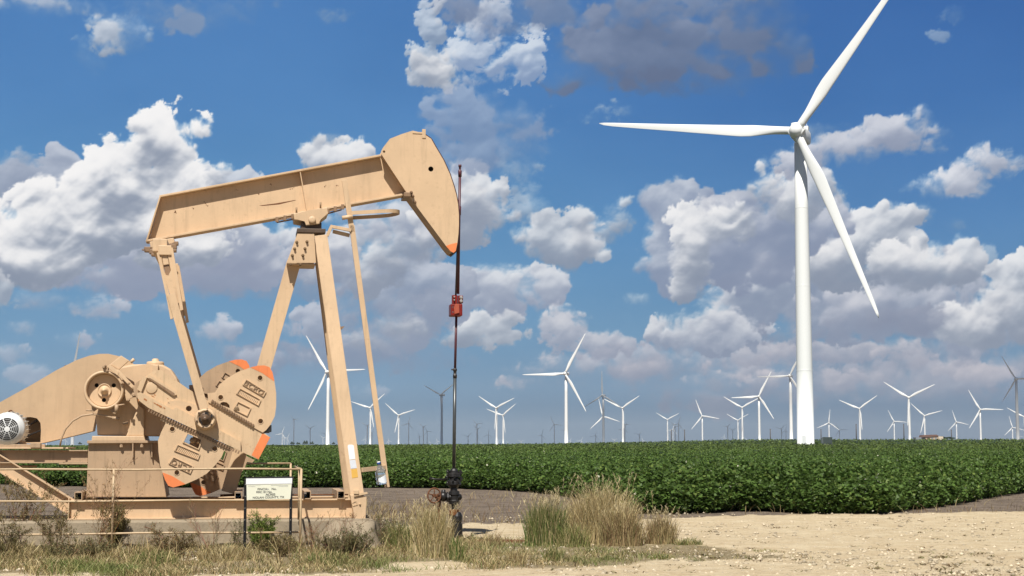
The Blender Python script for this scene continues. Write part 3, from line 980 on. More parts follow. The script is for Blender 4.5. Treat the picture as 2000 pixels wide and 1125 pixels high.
# kind: g = in the near cloud shade, w = sunlit, d = in the far cloud shade, t = tiny sunlit ones beyond
# hub x, hub y, first blade angle, blade length px, kind, label
TURB = [
 (142, 742, 12, 90, 'g', 'turbine behind the belt guard, only one blade showing above the slope'),
 (91, 838, 70, 14, 't', 'thin white turbine seen under the belt guard, just right of the motor'),
 (128, 859, 20, 9, 't', 'tiny turbine under the belt guard left of the wide tower'),
 (638.7, 727.5, 328, 82, 'g', 'tall pale turbine partly hidden by the samson post legs'),
 (723, 797, 288, 39, 'w', 'white turbine whose hub stands just left of the ladder rail'),
 (778.4, 811.7, 312, 34, 'w', 'white turbine just right of the ladder with one blade pointing down left'),
 (860.5, 772, 297, 42, 'g', 'grey blue turbine standing just left of the polished rod'),
 (573.6, 820, 85, 12, 'd', 'thin dark turbine above the trees with short edge on blades'),
 (605.6, 837, 306, 14, 'd', 'dark turbine just left of the samson post leg'),
 (635.5, 848, 287, 12, 'd', 'dark turbine behind the tall pale tower by the samson post'),
 (631, 855.5, 310, 9, 't', 'little white turbine left of the tall pale tower by the samson post'),
 (551, 847, 21, 15, 't', 'leftmost of three small white turbines right of the orange counterweight corner'),
 (555.5, 855.5, 330, 10, 't', 'middle of three small white turbines right of the orange counterweight corner'),
 (560.8, 855.5, 35, 12, 't', 'rightmost of three small white turbines right of the orange counterweight corner'),
 (717, 832, 300, 14, 'd', 'dark turbine just left of the white one beside the ladder'),
 (726, 846, 276, 8, 'd', 'dark turbine low behind the white one beside the ladder'),
 (713, 858, 250, 8, 't', 'tiny white turbine between the samson post and the ladder'),
 (797.6, 827.7, 17, 17, 'd', 'dark turbine midway between the ladder and the polished rod'),
 (826.4, 834, 308, 12, 'd', 'tallest of three clustered dark turbines left of the polished rod'),
 (834, 842.7, 335, 12, 'd', 'rightmost of three clustered dark turbines left of the polished rod'),
 (819, 852, 335, 9, 'd', 'smallest of three clustered dark turbines left of the polished rod'),
 (759, 861, 350, 8, 't', 'tiny white turbine close to the right side of the ladder'),
 (803, 864, 60, 6, 't', 'tiny white turbine under the dark one left of the polished rod'),
 (841, 865, 300, 5, 't', 'faint tiny turbine left of the grey blue one by the polished rod'),
 (854, 862, 340, 8, 't', 'tiny white turbine at the foot of the grey blue one by the polished rod'),
 (969, 797.4, 303.5, 41, 'w', 'taller of two overlapping white turbines right of the polished rod'),
 (982, 811.7, 291, 34, 'w', 'shorter of two overlapping white turbines right of the polished rod'),
 (931, 829, 320, 14, 'd', 'upper of two dark turbines in line right of the polished rod'),
 (932.5, 838, 310, 12, 'd', 'lower of two dark turbines in line right of the polished rod'),
 (913.7, 853, 289, 12, 'd', 'first small dark turbine right of the polished rod'),
 (954, 849, 7, 12, 'd', 'dark turbine just left of the two overlapping white ones'),
 (973.5, 860, 80, 6, 't', 'tiny white turbine between the two overlapping white towers'),
 (940, 865, 310, 4, 't', 'faint tiny turbine between the dark pair and the overlapping white ones'),
 (992, 864, 300, 5, 't', 'faint tiny turbine right of the two overlapping white ones'),
 (1017.6, 863, 60, 8, 't', 'faint tiny turbine midway between the overlapping pair and the tall pale one'),
 (1058, 850, 18, 13, 'd', 'small dark turbine left of the tall pale one in the middle of the field'),
 (1082, 829.4, 336, 18, 'd', 'larger dark turbine close to the left of the tall pale one'),
 (1103, 730.7, 29.5, 85, 'g', 'tall pale turbine in the middle, one blade level to the left'),
 (1106, 838, 14, 13, 'd', 'dark turbine behind the foot of the tall pale one in the middle'),
 (1113.6, 860, 30, 7, 't', 'tiny white turbine at the right foot of the tall pale one in the middle'),
 (1135, 861, 27, 9, 't', 'tiny white turbine left of the tower with a blade straight up'),
 (1176, 773, 0, 46, 'g', 'grey turbine with one blade pointing straight up'),
 (1177.6, 814, 347, 34, 'w', 'white blades turning behind the tower of the grey turbine'),
 (1215.4, 797.4, 296, 40, 'w', 'white turbine right of the grey one with the upright blade'),
 (1162.7, 851, 18, 12, 'd', 'small dark turbine left of the grey one with the upright blade'),
 (1219, 829, 95, 15, 'd', 'dark turbine close behind the white tower right of the grey one'),
 (1220, 838, 262, 14, 'd', 'lower dark turbine behind the white tower right of the grey one'),
 (1200, 860, 302, 8, 't', 'tiny white turbine between the grey tower and the white one'),
 (1145, 866, 10, 5, 't', 'faint tiny turbine left of the grey tower with the upright blade'),
 (1174, 866, 200, 4, 't', 'faint tiny turbine at the foot of the grey tower with the upright blade'),
 (1248, 849, 285, 10, 'd', 'small dark turbine left of the white one at the edge of the pole row'),
 (1255.5, 861, 346, 9, 't', 'tiny white turbine beside the small dark one'),
 (1303.4, 820, 302, 25, 'w', 'white turbine with its blades in a wide vee left of the dark cluster'),
 (1318, 834, 322, 15, 'd', 'shorter turbine of the dark cluster beside the vee bladed one'),
 (1324.6, 828.4, 20, 17, 'd', 'taller turbine of the dark cluster beside the vee bladed one'),
 (1314, 839, 138, 13, 't', 'white turbine behind the dark cluster with one blade down to the right'),
 (1371, 813, 339.5, 33, 'w', 'white turbine standing alone right of the dark cluster'),
 (1343, 866, 20, 5, 't', 'faint tiny turbine right of the dark cluster'),
 (1449, 796.6, 301, 40, 'w', 'white turbine just left of the taller three bladed one by the huge tower'),
 (1440.6, 821.4, 300.6, 24, 'w', 'smaller white turbine overlapped by the one in front, left of the huge tower'),
 (1481.4, 775, 27.5, 52, 'w', 'bright white turbine with one blade level, left of the grey one by the huge tower'),
 (1541, 735, 29, 62, 'g', 'grey shaded turbine half hidden behind the huge white tower'),
 (1420.4, 834, 285, 12, 'd', 'left of two dark turbines beside the overlapped white pair'),
 (1430.6, 840.6, 301, 11, 'd', 'right of two dark turbines beside the overlapped white pair'),
 (1414, 853, 15, 7, 't', 'tiny white turbine left of the two dark ones'),
 (1459, 860, 320, 8, 't', 'tiny white turbine right of the overlapped white pair'),
 (1525.4, 838, 286, 14, 'd', 'dark turbine left of the grey tower behind the huge one'),
 (1534.4, 842, 10, 12, 'd', 'dark turbine touching the grey tower behind the huge one'),
 (1517, 866, 20, 4, 't', 'faint tiny turbine left of the grey tower behind the huge one'),
 (1618.6, 826, 6, 25, 'w', 'white turbine just right of the huge tower'),
 (1677.9, 798.7, 294, 41, 'w', 'second large white turbine right of the huge tower'),
 (1639, 840, 330, 16, 'd', 'dark turbine between the first two white ones right of the huge tower'),
 (1633, 862, 20, 5, 't', 'tiny turbine at the foot of the dark one right of the huge tower'),
 (1707, 864, 350, 5, 't', 'tiny turbine between two large white ones on the right'),
 (1773.9, 777.3, 303.5, 54, 'w', 'largest white turbine of the right side row, left of the farm building'),
 (1745.7, 823.6, 334, 24, 'w', 'smaller white turbine left of the largest one on the right'),
 (1805, 812.5, 314, 34, 'w', 'white turbine behind the farm building'),
 (1757, 862, 200, 5, 't', 'tiny turbine beside the largest one on the right'),
 (1867.3, 824.7, 343, 23, 'w', 'small white turbine right of the farm building'),
 (1913.6, 800.4, 331, 42, 'w', 'white turbine midway between the farm building and the right edge'),
 (1982, 741, 331, 50, 'g', 'tall grey turbine near the right edge of the picture'),
 (1977, 835, 345, 22, 'w', 'small white turbine left of the tall grey tower at the right edge'),
 (1999.5, 814.7, 300, 35, 'w', 'white turbine cut by the right edge of the picture'),
 (1988, 853, 330, 10, 't', 'tiny turbine behind the tall grey tower at the right edge'),
]
rt = random.Random(5)
for (hx, hy, a0, bl, kind, lab) in TURB:
    h = 870 - hy
    if kind == 'g': H = 80.0; D = FOC*(H-1.6)/h
    elif kind == 'w':
        H = 92.0; D = FOC*(H-1.6)/h
        if D > 6000: D = 6000; H = 1.6 + D*h/FOC
    elif kind == 'd':
        H = 80.0; D = min(9000, max(6800, FOC*(H-1.6)/h)); H = 1.6 + D*h/FOC
    else:
        H = 75.0; D = min(15500, max(10200, FOC*(H-1.6)/h)); H = 1.6 + D*h/FOC
    typ = 'b' if kind in 'wt' else 'a'
    proto = proto_b if typ == 'b' else proto_a
    phi = {'g': -26, 'w': -14, 'd': -20, 't': -16}[kind] + rt.uniform(-5, 5)
    ll = bl*D/FOC/52.5*1.04
    top = P(hx, hy, D)
    off = 3.9*math.sin(R(phi))
    t = proto
    if used[typ]:
        t = copy_tree(proto)
    used[typ] = True
    wide = {'g': 0.95, 'w': 1.15, 'd': 1.05, 't': 1.0}[kind]
    if kind == 'w' and H < 80: wide = 1.0
    pose(t, top.x - off, D, 0.0, H, phi, (a0, a0+120, a0+240), ll, wide)
    tag(t, lab, 'wind turbine', GRP)

# ---- utility poles on the crest
M_pole = plain('pole_wood', (0.085, 0.07, 0.06), 0.9)
def make_pole():
    bm = bmesh.new()
    tube(bm, [(0, 0, -1), (0, 0, 5), (0, 0, 11)], [0.36, 0.33, 0.27], 10)
    p = empty('utility_pole')
    obj('shaft', bm, M_pole, p)
    bm = bmesh.new(); box(bm, (-0.35, -0.1, 10.4), (0.35, 0.1, 10.6))
    tube(bm, [(-0.3, 0, 10.6), (-0.3, 0, 10.8)], 0.05, 6); tube(bm, [(0.3, 0, 10.6), (0.3, 0, 10.8)], 0.05, 6)
    obj('crossarm', bm, M_pole, p)
    return p
pp = make_pole(); first = True
for px, top, lab in ((1311, 839, 'dark wooden pole standing in front of the dark turbine cluster'),
                     (1337, 839, 'dark wooden pole between the turbine cluster and the lone white turbine'),
                     (1504.4, 837.6, 'dark wooden pole left of the grey turbine by the huge tower'),
                     (1603.4, 838, 'dark wooden pole just right of the huge turbine tower'),
                     (1672, 828, 'dark wooden pole close left of the second large white turbine tower'),
                     (1765, 828, 'dark wooden pole close left of the largest right side turbine'),
                     (1858, 839, 'dark wooden pole right of the farm building')):
    o = pp if first else copy_tree(pp); first = False
    D = 1150.0
    w = P(px, top, D)
    o.location = (w.x, w.y, w.z-11.0)
    tag(o, lab, 'utility pole', 'poles along the far edge of the crop')

# ---- transformer box beside the huge turbine
t = empty('transformer_box', (P(1616, 866, 402).x, 402, float(terrain(80, 402)) + 0.55))
bm = bmesh.new(); box(bm, (-1.1, -0.8, 0.2), (1.1, 0.8, 2.0), 0.05)
obj('cabinet', bm, plain('cabinet_green', (0.035, 0.05, 0.045), 0.5), t)
bm = bmesh.new(); box(bm, (-1.35, -1.0, -0.6), (1.35, 1.0, 0.2), 0.03)
obj('plinth', bm, plain('plinth_concrete', (0.25, 0.24, 0.22), 0.9), t)
bm = bmesh.new()
for x in (-0.55, 0.55): box(bm, (x-0.5, -0.83, 0.3), (x+0.5, -0.805, 1.9), 0.01)
obj('door', bm, plain('cabinet_green_door', (0.05, 0.065, 0.06), 0.5), t)
bm = bmesh.new()
for k in range(7): box(bm, (-1.55, -0.6+k*0.18, 0.4), (-1.1, -0.52+k*0.18, 1.8))
obj('radiator', bm, plain('cabinet_green_fin', (0.10, 0.12, 0.12), 0.5), t)
tag(t, 'small dark green transformer cabinet beside the foot of the huge turbine', 'transformer')

# ---- farm building on the crest
t = empty('farm_building', (P(1812, 857, 930).x, 930, 4.9))
def b_(name, lo, hi, mat, parent=None, bev=0.0):
    bm = bmesh.new(); box(bm, lo, hi, bev); return obj(name, bm, mat, parent or t)
Mc = plain('farm_wall', (0.52, 0.40, 0.27), 0.9); Mr = plain('farm_roof', (0.16, 0.09, 0.07), 0.8); Mg = plain('farm_grey', (0.20, 0.23, 0.26), 0.7)
w = b_('wall', (-2.0, -3, -4), (5.2, 4, 2.3), Mc)
b_('wall', (5.2, -2, -4), (8.5, 4, 1.9), plain('farm_wall_pale', (0.60, 0.52, 0.40), 0.9))
b_('shed', (-7.5, -2, -4), (-2.0, 4, 1.4), Mg)
bm = bmesh.new(); prism(bm, [(-4.2, 1.4), (-3.6, 2.7), (4.2, 3.0), (5.6, 2.3), (5.6, 2.1), (-3.0, 1.5)], -3.5, 4.5, 0.03); obj('roof', bm, Mr, t)
b_('door', (-1.2, -3.05, -1.5), (0.0, -3.0, 1.2), Mr)
b_('window', (1.2, -3.05, 0.2), (2.4, -3.0, 1.3), Mg)
b_('window', (3.4, -3.05, 0.2), (4.4, -3.0, 1.3), Mg)
tag(t, 'low tan farm building with a dark roof on the horizon at the right', 'building')

# ---- tree clumps low on the horizon
Mt = attr_mat('far_tree_leaf', 0.8, 0.15)
Mk = plain('far_tree_bark', (0.08, 0.06, 0.045), 0.9)
def far_tree(px, base, w_px, h_px, D, lab, seed):
    c = P(px, base, D)
    W_, Hh = w_px*D/FOC, h_px*D/FOC
    t = empty('tree', (c.x, c.y, c.z-0.5))
    r = np.random.default_rng(seed)
    n = 900
    th = r.random(n)*6.28; u = r.random(n)**0.5; v = r.random(n)
    lob = 0.75+0.25*np.sin(th*3+seed)
    x = W_/2*u*np.cos(th)*lob; y = W_/2*u*np.sin(th)*lob; z = 0.2*Hh + Hh*0.95*np.sqrt(np.maximum(0, 1-u**2))*v*(0.8+0.3*np.sin(x*1.3+seed)) + 0.5
    s = W_*0.05*r.uniform(0.6, 1.4, n)
    nv = r.normal(size=(n, 3)); nv /= np.linalg.norm(nv, axis=1)[:, None]
    uu = np.cross(nv, r.normal(size=(n, 3))); uu /= np.linalg.norm(uu, axis=1)[:, None]; ww = np.cross(nv, uu)
    C = np.stack([x, y, z], -1)
    V = np.stack([C-uu*s[:, None], C+ww*s[:, None], C+uu*s[:, None], C-ww*s[:, None]], 1).reshape(-1, 3)
    k = (0.6+0.8*r.random(n))[:, None]*np.array([[0.045, 0.07, 0.03]])
    big_mesh('crown', V, quads=np.arange(n*4).reshape(-1, 4), mat=Mt, color=np.repeat(k, 4, 0), parent=t)
    bm = bmesh.new()
    for dx in (-0.12, 0.1): tube(bm, [(dx*W_, 0, -1.5), (dx*W_*1.5, 0, Hh*0.35), (dx*W_*2.2, 0, Hh*0.7)], [W_*0.03, W_*0.02, W_*0.01], 6)
    obj('trunk', bm, Mk, t)
    tag(t, lab, 'tree', 'distant trees on the horizon')
for i, a in enumerate([(571, 868, 10, 5, 'low dark tree, leftmost of the distant clump left of the samson post'),
                       (583, 868, 9, 4, 'low dark tree, second from the left in the distant clump'),
                       (597, 868, 12, 7, 'tallest dark tree of the distant clump left of the samson post'),
                       (609, 868, 10, 5, 'low dark tree, rightmost of the distant clump left of the samson post'),
                       (651, 868, 8, 4, 'lone dark tree at the foot of the tall pale turbine'),
                       (156, 868, 9, 4, 'small dark tree below the belt guard right of a white tower'),
                       (1842, 857, 22, 4, 'low tree line just right of the farm building'),
                       (1858, 857, 16, 3.5, 'low dark tree under the pole right of the farm building')]):
    far_tree(a[0], a[1], a[2], a[3], 2850 if a[1] > 860 else 1000, a[4], i+3)

# ------------------------------------------------------------------ clouds overhead, unseen above the picture, added to shade distant turbines
def shade_cloud_bank(x0, x1, y0, y1, alt, thick, n, seed, thin):
    r = random.Random(seed)
    bm = bmesh.new()
    for _ in range(n):
        rx = r.uniform(0.10, 0.2)*(x1-x0)
        ry = r.uniform(0.34, 0.46)*(y1-y0)
        cx = r.uniform(x0+rx*0.6, x1-rx*0.6); cy = r.uniform(y0+ry, y1-ry)
        M = Matrix.Translation((cx, cy, alt + r.uniform(0, 0.1)*thick)) @ Matrix.Diagonal((rx, ry, thick*r.uniform(0.5, 1.0), 1))
        v = bmesh.ops.create_icosphere(bm, subdivisions=4, radius=1.0)['verts']
        for q in v:
            p = q.co.copy()
            k = 1 + 0.06*math.sin(p.x*9+seed+_)*math.sin(p.y*8)+0.05*math.sin(p.z*14+p.x*11)
            if p.z < 0: p.z *= 0.25
            q.co = M @ (p*k)
    for f in bm.faces: f.smooth = True
    m, nt, bs = newmat('shade_cloud_white')
    bs.inputs['Base Color'].default_value = (0.85, 0.86, 0.88, 1); bs.inputs['Roughness'].default_value = 1
    bs.inputs['Specular IOR Level'].default_value = 0
    tr = N(nt, 'ShaderNodeBsdfTransparent'); mx = N(nt, 'ShaderNodeMixShader'); mx.inputs[0].default_value = 1-thin
    nt.links.new(tr.outputs[0], mx.inputs[1]); nt.links.new(bs.outputs[0], mx.inputs[2]); nt.links.new(mx.outputs[0], nt.nodes['Material Output'].inputs['Surface'])
    o = obj('cloud', bm, m)
    tag(o, kind='structure')
shade_cloud_bank(-900, 1100, 1010, 1860, 1200, 160, 40, 3, 0.9)
shade_cloud_bank(-3600, 4000, 4750, 7650, 2700, 420, 80, 8, 0.5)
# ------------------------------------------------------------------ pumping unit
TH = R(9.5)
O = Vector(((888-1000)/FOC*26.0, 26.0, 0.0))
EX = Vector((math.cos(TH), math.sin(TH), 0)); EY = Vector((-math.sin(TH), math.cos(TH), 0))
def L(px, py, w=0.0):
    """pixel -> (x, z) in the machine's own frame, on the plane w metres in front of its centre line"""
    d = pix_dir(px, py)
    t = (-w - (CAM - O).dot(EY)) / d.dot(EY)
    p = CAM + d*t
    return ((p-O).dot(EX), p.z)
def LL(pts, w): return [L(a, b, w) for a, b in pts]
def L3(px, py, w):
    x, z = L(px, py, w); return Vector((x, -w, z))

PAINT = (0.615, 0.437, 0.272)
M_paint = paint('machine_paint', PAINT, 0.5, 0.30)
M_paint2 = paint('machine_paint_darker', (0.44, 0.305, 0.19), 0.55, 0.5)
M_paintr = paint('machine_paint_rusty', (0.62, 0.445, 0.275), 0.5, 0.6, 0.9, (0.35, 0.18, 0.08), 0.35, (0.63, 0.68))
M_guard = paint('guard_paint', (0.52, 0.37, 0.23), 0.5, 0.2)
M_orange = paint('orange_paint', (0.80, 0.24, 0.085), 0.5, 0.25)
M_grease = plain('grease', (0.022, 0.018, 0.016), 0.45, 0, 0.6, 0.3)
M_greasy = paint('greasy_paint', (0.27, 0.17, 0.10), 0.4, 1.0, 0, (0.03, 0.02, 0.015), 0.5)
M_letter = paint('lettering_shaded', (0.30, 0.20, 0.12), 0.5, 0.6)  # darker than the weights: shading of the raised letters put into the colour
M_dark = plain('dark_opening', (0.015, 0.013, 0.012), 0.9)
M_red = paint('red_enamel', (0.20, 0.016, 0.012), 0.4, 0.6, 0, (0.10, 0.02, 0.015))
M_rust = paint('rust', (0.16, 0.07, 0.035), 0.8, 0.8, 0, (0.06, 0.03, 0.02), 0.2)
M_maroon = plain('maroon_rod', (0.085, 0.022, 0.028), 0.45, 0, 0.5, 0.25, 20)
M_bolt = plain('bolt_steel', (0.24, 0.16, 0.09), 0.5, 0.3)

pump = empty('pumping_unit', O, TH)
tag(pump, 'tan oil pumping unit with orange tipped counterweights nodding over the wellhead', 'pump jack')
def part(name, bm, mat, parent=None): return obj(name, bm, mat, parent or pump)

# ---- walking beam
W_ = 0.15
def strip(bm, pts, w0, w1, thick, up=1):
    """flat bar following pixel points on plane w0, running back to depth w1; thickness grows up or down"""
    for (a, b) in zip(pts[:-1], pts[1:]):
        A = L(*a, w0); B = L(*b, w0)
        d = Vector((B[0]-A[0], B[1]-A[1])).normalized(); n = Vector((-d.y, d.x))*thick*up
        prism(bm, [A, B, (B[0]+n.x, B[1]+n.y), (A[0]+n.x, A[1]+n.y)], -w0, -w1, 0.004)
bm = bmesh.new()
web = LL([(314, 385), (745, 306), (800, 377), (290, 467)], W_)
prism(bm, web, -0.012, 0.012)
wb_ = part('walking_beam', bm, M_paint)
bm = bmesh.new(); strip(bm, [(312, 385), (744, 305)], W_, -W_, 0.032, 1); part('flange', bm, M_paint, wb_)
bm = bmesh.new(); strip(bm, [(286, 472), (800, 379)], W_, -W_, 0.032, 1); part('flange', bm, M_paint, wb_)
bm = bmesh.new(); strip(bm, [(287, 472), (314, 384)], W_, -W_, 0.022, 1); part('end_plate', bm, M_paint, wb_)
bm = bmesh.new(); strip(bm, [(601, 412), (587, 334)], W_-0.01, 0.012, 0.016, 1); part('stiffener', bm, M_paint, wb_)
bm = bmesh.new(); strip(bm, [(601, 412), (587, 334)], -0.012, -W_+0.01, 0.016, 1); part('stiffener', bm, M_paint, wb_)
# seam scar on the web
bm = bmesh.new()
A = [L(*p, 0.013) for p in ((506, 401.5), (540, 397), (577, 390.5), (578, 391.2), (545, 399.2), (512, 402.2))]
prism(bm, A, -0.0135, -0.0125); part('scar', bm, M_rust, wb_)
# rust flecks
bm = bmesh.new()
rr = random.Random(4)
for cx, cy in ((400, 396), (404, 401), (341, 414), (343, 416), (504, 379), (568, 369), (572, 368), (530, 361), (377, 406), (635, 363), (659, 364), (463, 372)):
    for k in range(3):
        x, z = L(cx+rr.uniform(-2, 2), cy+rr.uniform(-2, 2), 0.013)
        s = rr.uniform(0.004, 0.011)
        prism(bm, [(x-s, z-s*.4), (x+s*.3, z-s), (x+s, z+s*.5), (x-s*.4, z+s*1.4)], -0.0136, -0.0124)
part('rust_fleck', bm, M_rust, wb_)

# ---- horsehead
HW = 0.25
head = [(744, 300), (744.5, 295), (748, 288.5), (761.5, 271), (784, 262), (806, 255), (826, 260), (842, 271), (851, 287), (866, 312), (878.5, 339.5),
        (886, 362), (891, 380), (894.6, 399), (896.3, 420), (896.3, 440), (895.5, 456), (893.5, 474), (890.4, 490), (886, 494), (880, 491), (871, 480), (833, 429), (796, 379)]
hl = LL(head, HW)
h1 = circ(*L(841.5, 330, HW), 0.043, 18); h2 = circ(*L(750, 296, HW), 0.021, 12)
bm = bmesh.new(); slab(bm, hl, [h1, h2], -HW, -HW+0.02)
hd = part('horsehead', bm, M_paint)
bm = bmesh.new(); slab(bm, hl, [h1, h2], HW-0.02, HW); part('side_plate', bm, M_paint, hd)
# closed rim between the two side plates, straight back and curved face
bm = bmesh.new()
cx = sum(p[0] for p in hl)/len(hl); cz = sum(p[1] for p in hl)/len(hl)
inn = [((x-cx)*0.975+cx, (z-cz)*0.975+cz) for x, z in hl]
inn2 = [((x-cx)*0.95+cx, (z-cz)*0.95+cz) for x, z in hl]
slab(bm, inn, [inn2], -HW+0.02, HW-0.02)
part('rim_plate', bm, M_paint2, hd)
# curved wireline face, dark with grease, slightly proud
bm = bmesh.new()
arc = head[6:20]
pts = LL(arc, HW)
for a, b in zip(pts[:-1], pts[1:]):
    d = Vector((b[0]-a[0], b[1]-a[1])).normalized(); n = Vector((-d.y, d.x))*0.02
    prism(bm, [a, b, (b[0]+n.x, b[1]+n.y), (a[0]+n.x, a[1]+n.y)], -HW+0.03, HW-0.03)
part('wireline_face', bm, plain('face_grease', (0.06, 0.022, 0.02), 0.5), hd)
bm = bmesh.new(); tip = LL([(871, 480.5), (880, 477), (892.8, 474), (890.2, 490), (886, 493.6), (880, 490.7)], HW); prism(bm, tip, -HW-0.003, -HW); part('orange_tip', bm, M_orange, hd)
bm = bmesh.new(); strip(bm, [(806, 257), (826, 258)], HW+0.01, -HW-0.01, 0.03, -1)
x, z = L(828, 256, HW); box(bm, (x-0.03, -HW-0.012, z-0.12), (x+0.03, -HW+0.03, z+0.03), 0.006)
part('hanger_plate', bm, M_paint, hd)
bm = bmesh.new()
for px, py in ((803, 376), (806, 383), (810, 395)):
    x, z = L(px, py, HW); bolt(bm, x, -HW+0.0, z, 0.02, 0.07)
x, z = L(795, 377, HW); box(bm, (x-0.05, -HW-0.03, z-0.06), (x+0.06, HW, z+0.01), 0.008)
part('hinge', bm, M_greasy, hd)

# ---- saddle bearing on the post
bm = bmesh.new()
prism(bm, LL([(572.8, 417), (606, 410), (639, 405), (641, 417), (625, 428), (624, 437), (597.6, 440), (596, 431), (575, 428.8)], 0.3), -0.30, 0.30, 0.012)
sb_ = part('saddle_bearing', bm, M_paint)
bm = bmesh.new(); x, z = L(609.6, 429.6, 0.3); lathe(bm, [(0.058, -0.30), (0.058, -0.335), (0.05, -0.345), (0.012, -0.345)], (x, 0, z), 'Y', 24)
part('bearing_cap', bm, M_paint, sb_)
bm = bmesh.new()
for px, py in ((579, 412), (626, 402)):
    x, z = L(px, py, 0.2); tube(bm, [(x, -0.2, z-0.04), (x, -0.2, z+0.055)], 0.016, 6)
obj_islands('clamp_bolt', bm, M_bolt, sb_)
bm = bmesh.new()
for a, b in (((541, 430), (572, 424)), ((640, 413), (669, 405))):
    A = L(*a, 0.14); B = L(*b, 0.14)
    bar(bm, (A[0], -0.13, A[1]), (B[0], -0.13, B[1]), 0.022, 0.022); bar(bm, (A[0], 0.13, A[1]), (B[0], 0.13, B[1]), 0.022, 0.022)
    for q in (A, ((A[0]+B[0])/2, (A[1]+B[1])/2), B):
        box(bm, (q[0]-0.025, -0.16, q[1]-0.03), (q[0]+0.025, -0.10, q[1]+0.05), 0.004)
obj_islands('adjusting_bolt', bm, M_greasy, sb_)
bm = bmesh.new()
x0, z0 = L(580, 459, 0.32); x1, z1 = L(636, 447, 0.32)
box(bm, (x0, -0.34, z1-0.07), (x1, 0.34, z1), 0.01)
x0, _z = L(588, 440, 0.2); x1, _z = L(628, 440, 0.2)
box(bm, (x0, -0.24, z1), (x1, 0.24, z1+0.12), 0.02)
part('bearing_base', bm, plain('bearing_grease_shade', (0.09, 0.06, 0.04), 0.5, 0, 0.4, 0.5), sb_)  # greasy, with the shade under the saddle also put into the colour

# ---- samson post
def ibeam(bm, A, B, depth_dir, fw, h, tf=0.016, tw=0.012):
    """I section from A to B; flanges fw wide (along x-z plane normal to axis), separated by h along depth_dir"""
    A = Vector(A); B = Vector(B); d = (B-A).normalized()
    u = Vector(depth_dir); u = (u - d*u.dot(d)).normalized()
    bar(bm, A+u*(h/2-tf/2)*-1, B+u*(h/2-tf/2)*-1, fw, tf, u, 0.003)
    bar(bm, A+u*(h/2-tf/2), B+u*(h/2-tf/2), fw, tf, u, 0.003)
    bar(bm, A, B, tw, h-2*tf, u)
for sgn, nm in ((1, 'near'), (-1, 'far')):
    bm = bmesh.new()
    top = L3(626.5, 462, 0.30); bot = L3(698, 970, 0.78)
    # far leg mirrors the near one about the centre line
    if sgn < 0: top.y *= -1; bot.y *= -1
    ibeam(bm, top, bot, (0, 1, 0.12*sgn), 0.205, 0.20)
    lg = part('leg', bm, M_paint)
    bm = bmesh.new()
    w = 0.80
    f = LL([(683, 966), (715.5, 969), (713, 1014.5), (692, 1014.5)], w)
    y0, y1 = (-w-0.09, -w+0.12) if sgn > 0 else (w-0.12, w+0.09)
    prism(bm, f, y0, y1, 0.008)
    part('foot', bm, M_paint, lg)
    if sgn > 0:
        bm = bmesh.new()
        fr = LL([(686.5, 982), (696, 978), (699, 986), (689, 989)], w+0.09); fi = LL([(688, 982.6), (695.2, 979.6), (697.4, 985.4), (690, 987.6)], w+0.09)
        slab(bm, fr, [fi], -w-0.098, -w-0.09)
        x, z = L(702, 984, w); bolt(bm, x, -w-0.09, z, 0.014, 0.02)
        x, z = L(696, 962, w); box(bm, (x-0.045, -w-0.13, z-0.02), (x+0.03, -w-0.05, z+0.04), 0.005)
        x, z = L(704, 966, w); bar(bm, (x-0.11, -w-0.1, z-0.012), (x+0.10, -w-0.1, z+0.03), 0.03, 0.03)
        part('lug', bm, M_paintr, lg)
        # plates riveted to the leg
        ax = (bot-top).normalized()
        for poly, mt, lab in (([(679, 871), (681, 868.5), (688, 868.5), (691, 870), (694, 896), (682.5, 898)], plain('decal_white', (0.75, 0.76, 0.76), 0.4), 'white weathered decal'),
                              ([(682.5, 899), (694, 897.6), (697, 914), (685, 915.5)], plain('decal_metal', (0.58, 0.60, 0.64), 0.4), 'small pale metal plate'),
                              ([(686, 916.5), (697.3, 915.4), (699.3, 932), (687.5, 934)], plain('decal_yellow', (0.62, 0.36, 0.07), 0.5), 'yellow square tag')):
            # lies on the leaning front flange
            n = Vector((0, -1, -0.12)); n = (n - ax*n.dot(ax)).normalized()
            p0 = top + n*0.1035
            vs = []
            bm = bmesh.new()
            for a, b in poly:
                dd = pix_dir(a, b); dl = Vector((dd.dot(EX), dd.dot(EY), dd.z)); cl = CAM - O; cl = Vector((cl.dot(EX), cl.dot(EY), cl.z))
                t_ = (p0-cl).dot(n)/dl.dot(n)
                vs.append(cl + dl*t_)
            F = [bm.verts.new(v) for v in vs]; Bk = [bm.verts.new(v - n*0.003) for v in vs]
            bm.faces.new(F); bm.faces.new(Bk[::-1])
            for k in range(len(F)): bm.faces.new((F[k], F[(k+1) % len(F)], Bk[(k+1) % len(F)], Bk[k]))
            dk = part('data_plate', bm, mt, lg); dk['label'] = lab
# rear brace leg
bm = bmesh.new()
A = L3(574, 512, 0.13); B = L3(446, 962, 0.13)
ibeam(bm, (A.x, 0, A.z), (B.x, 0, B.z), (0, 1, 0), 0.225, 0.25)
part('rear_leg', bm, M_paint)
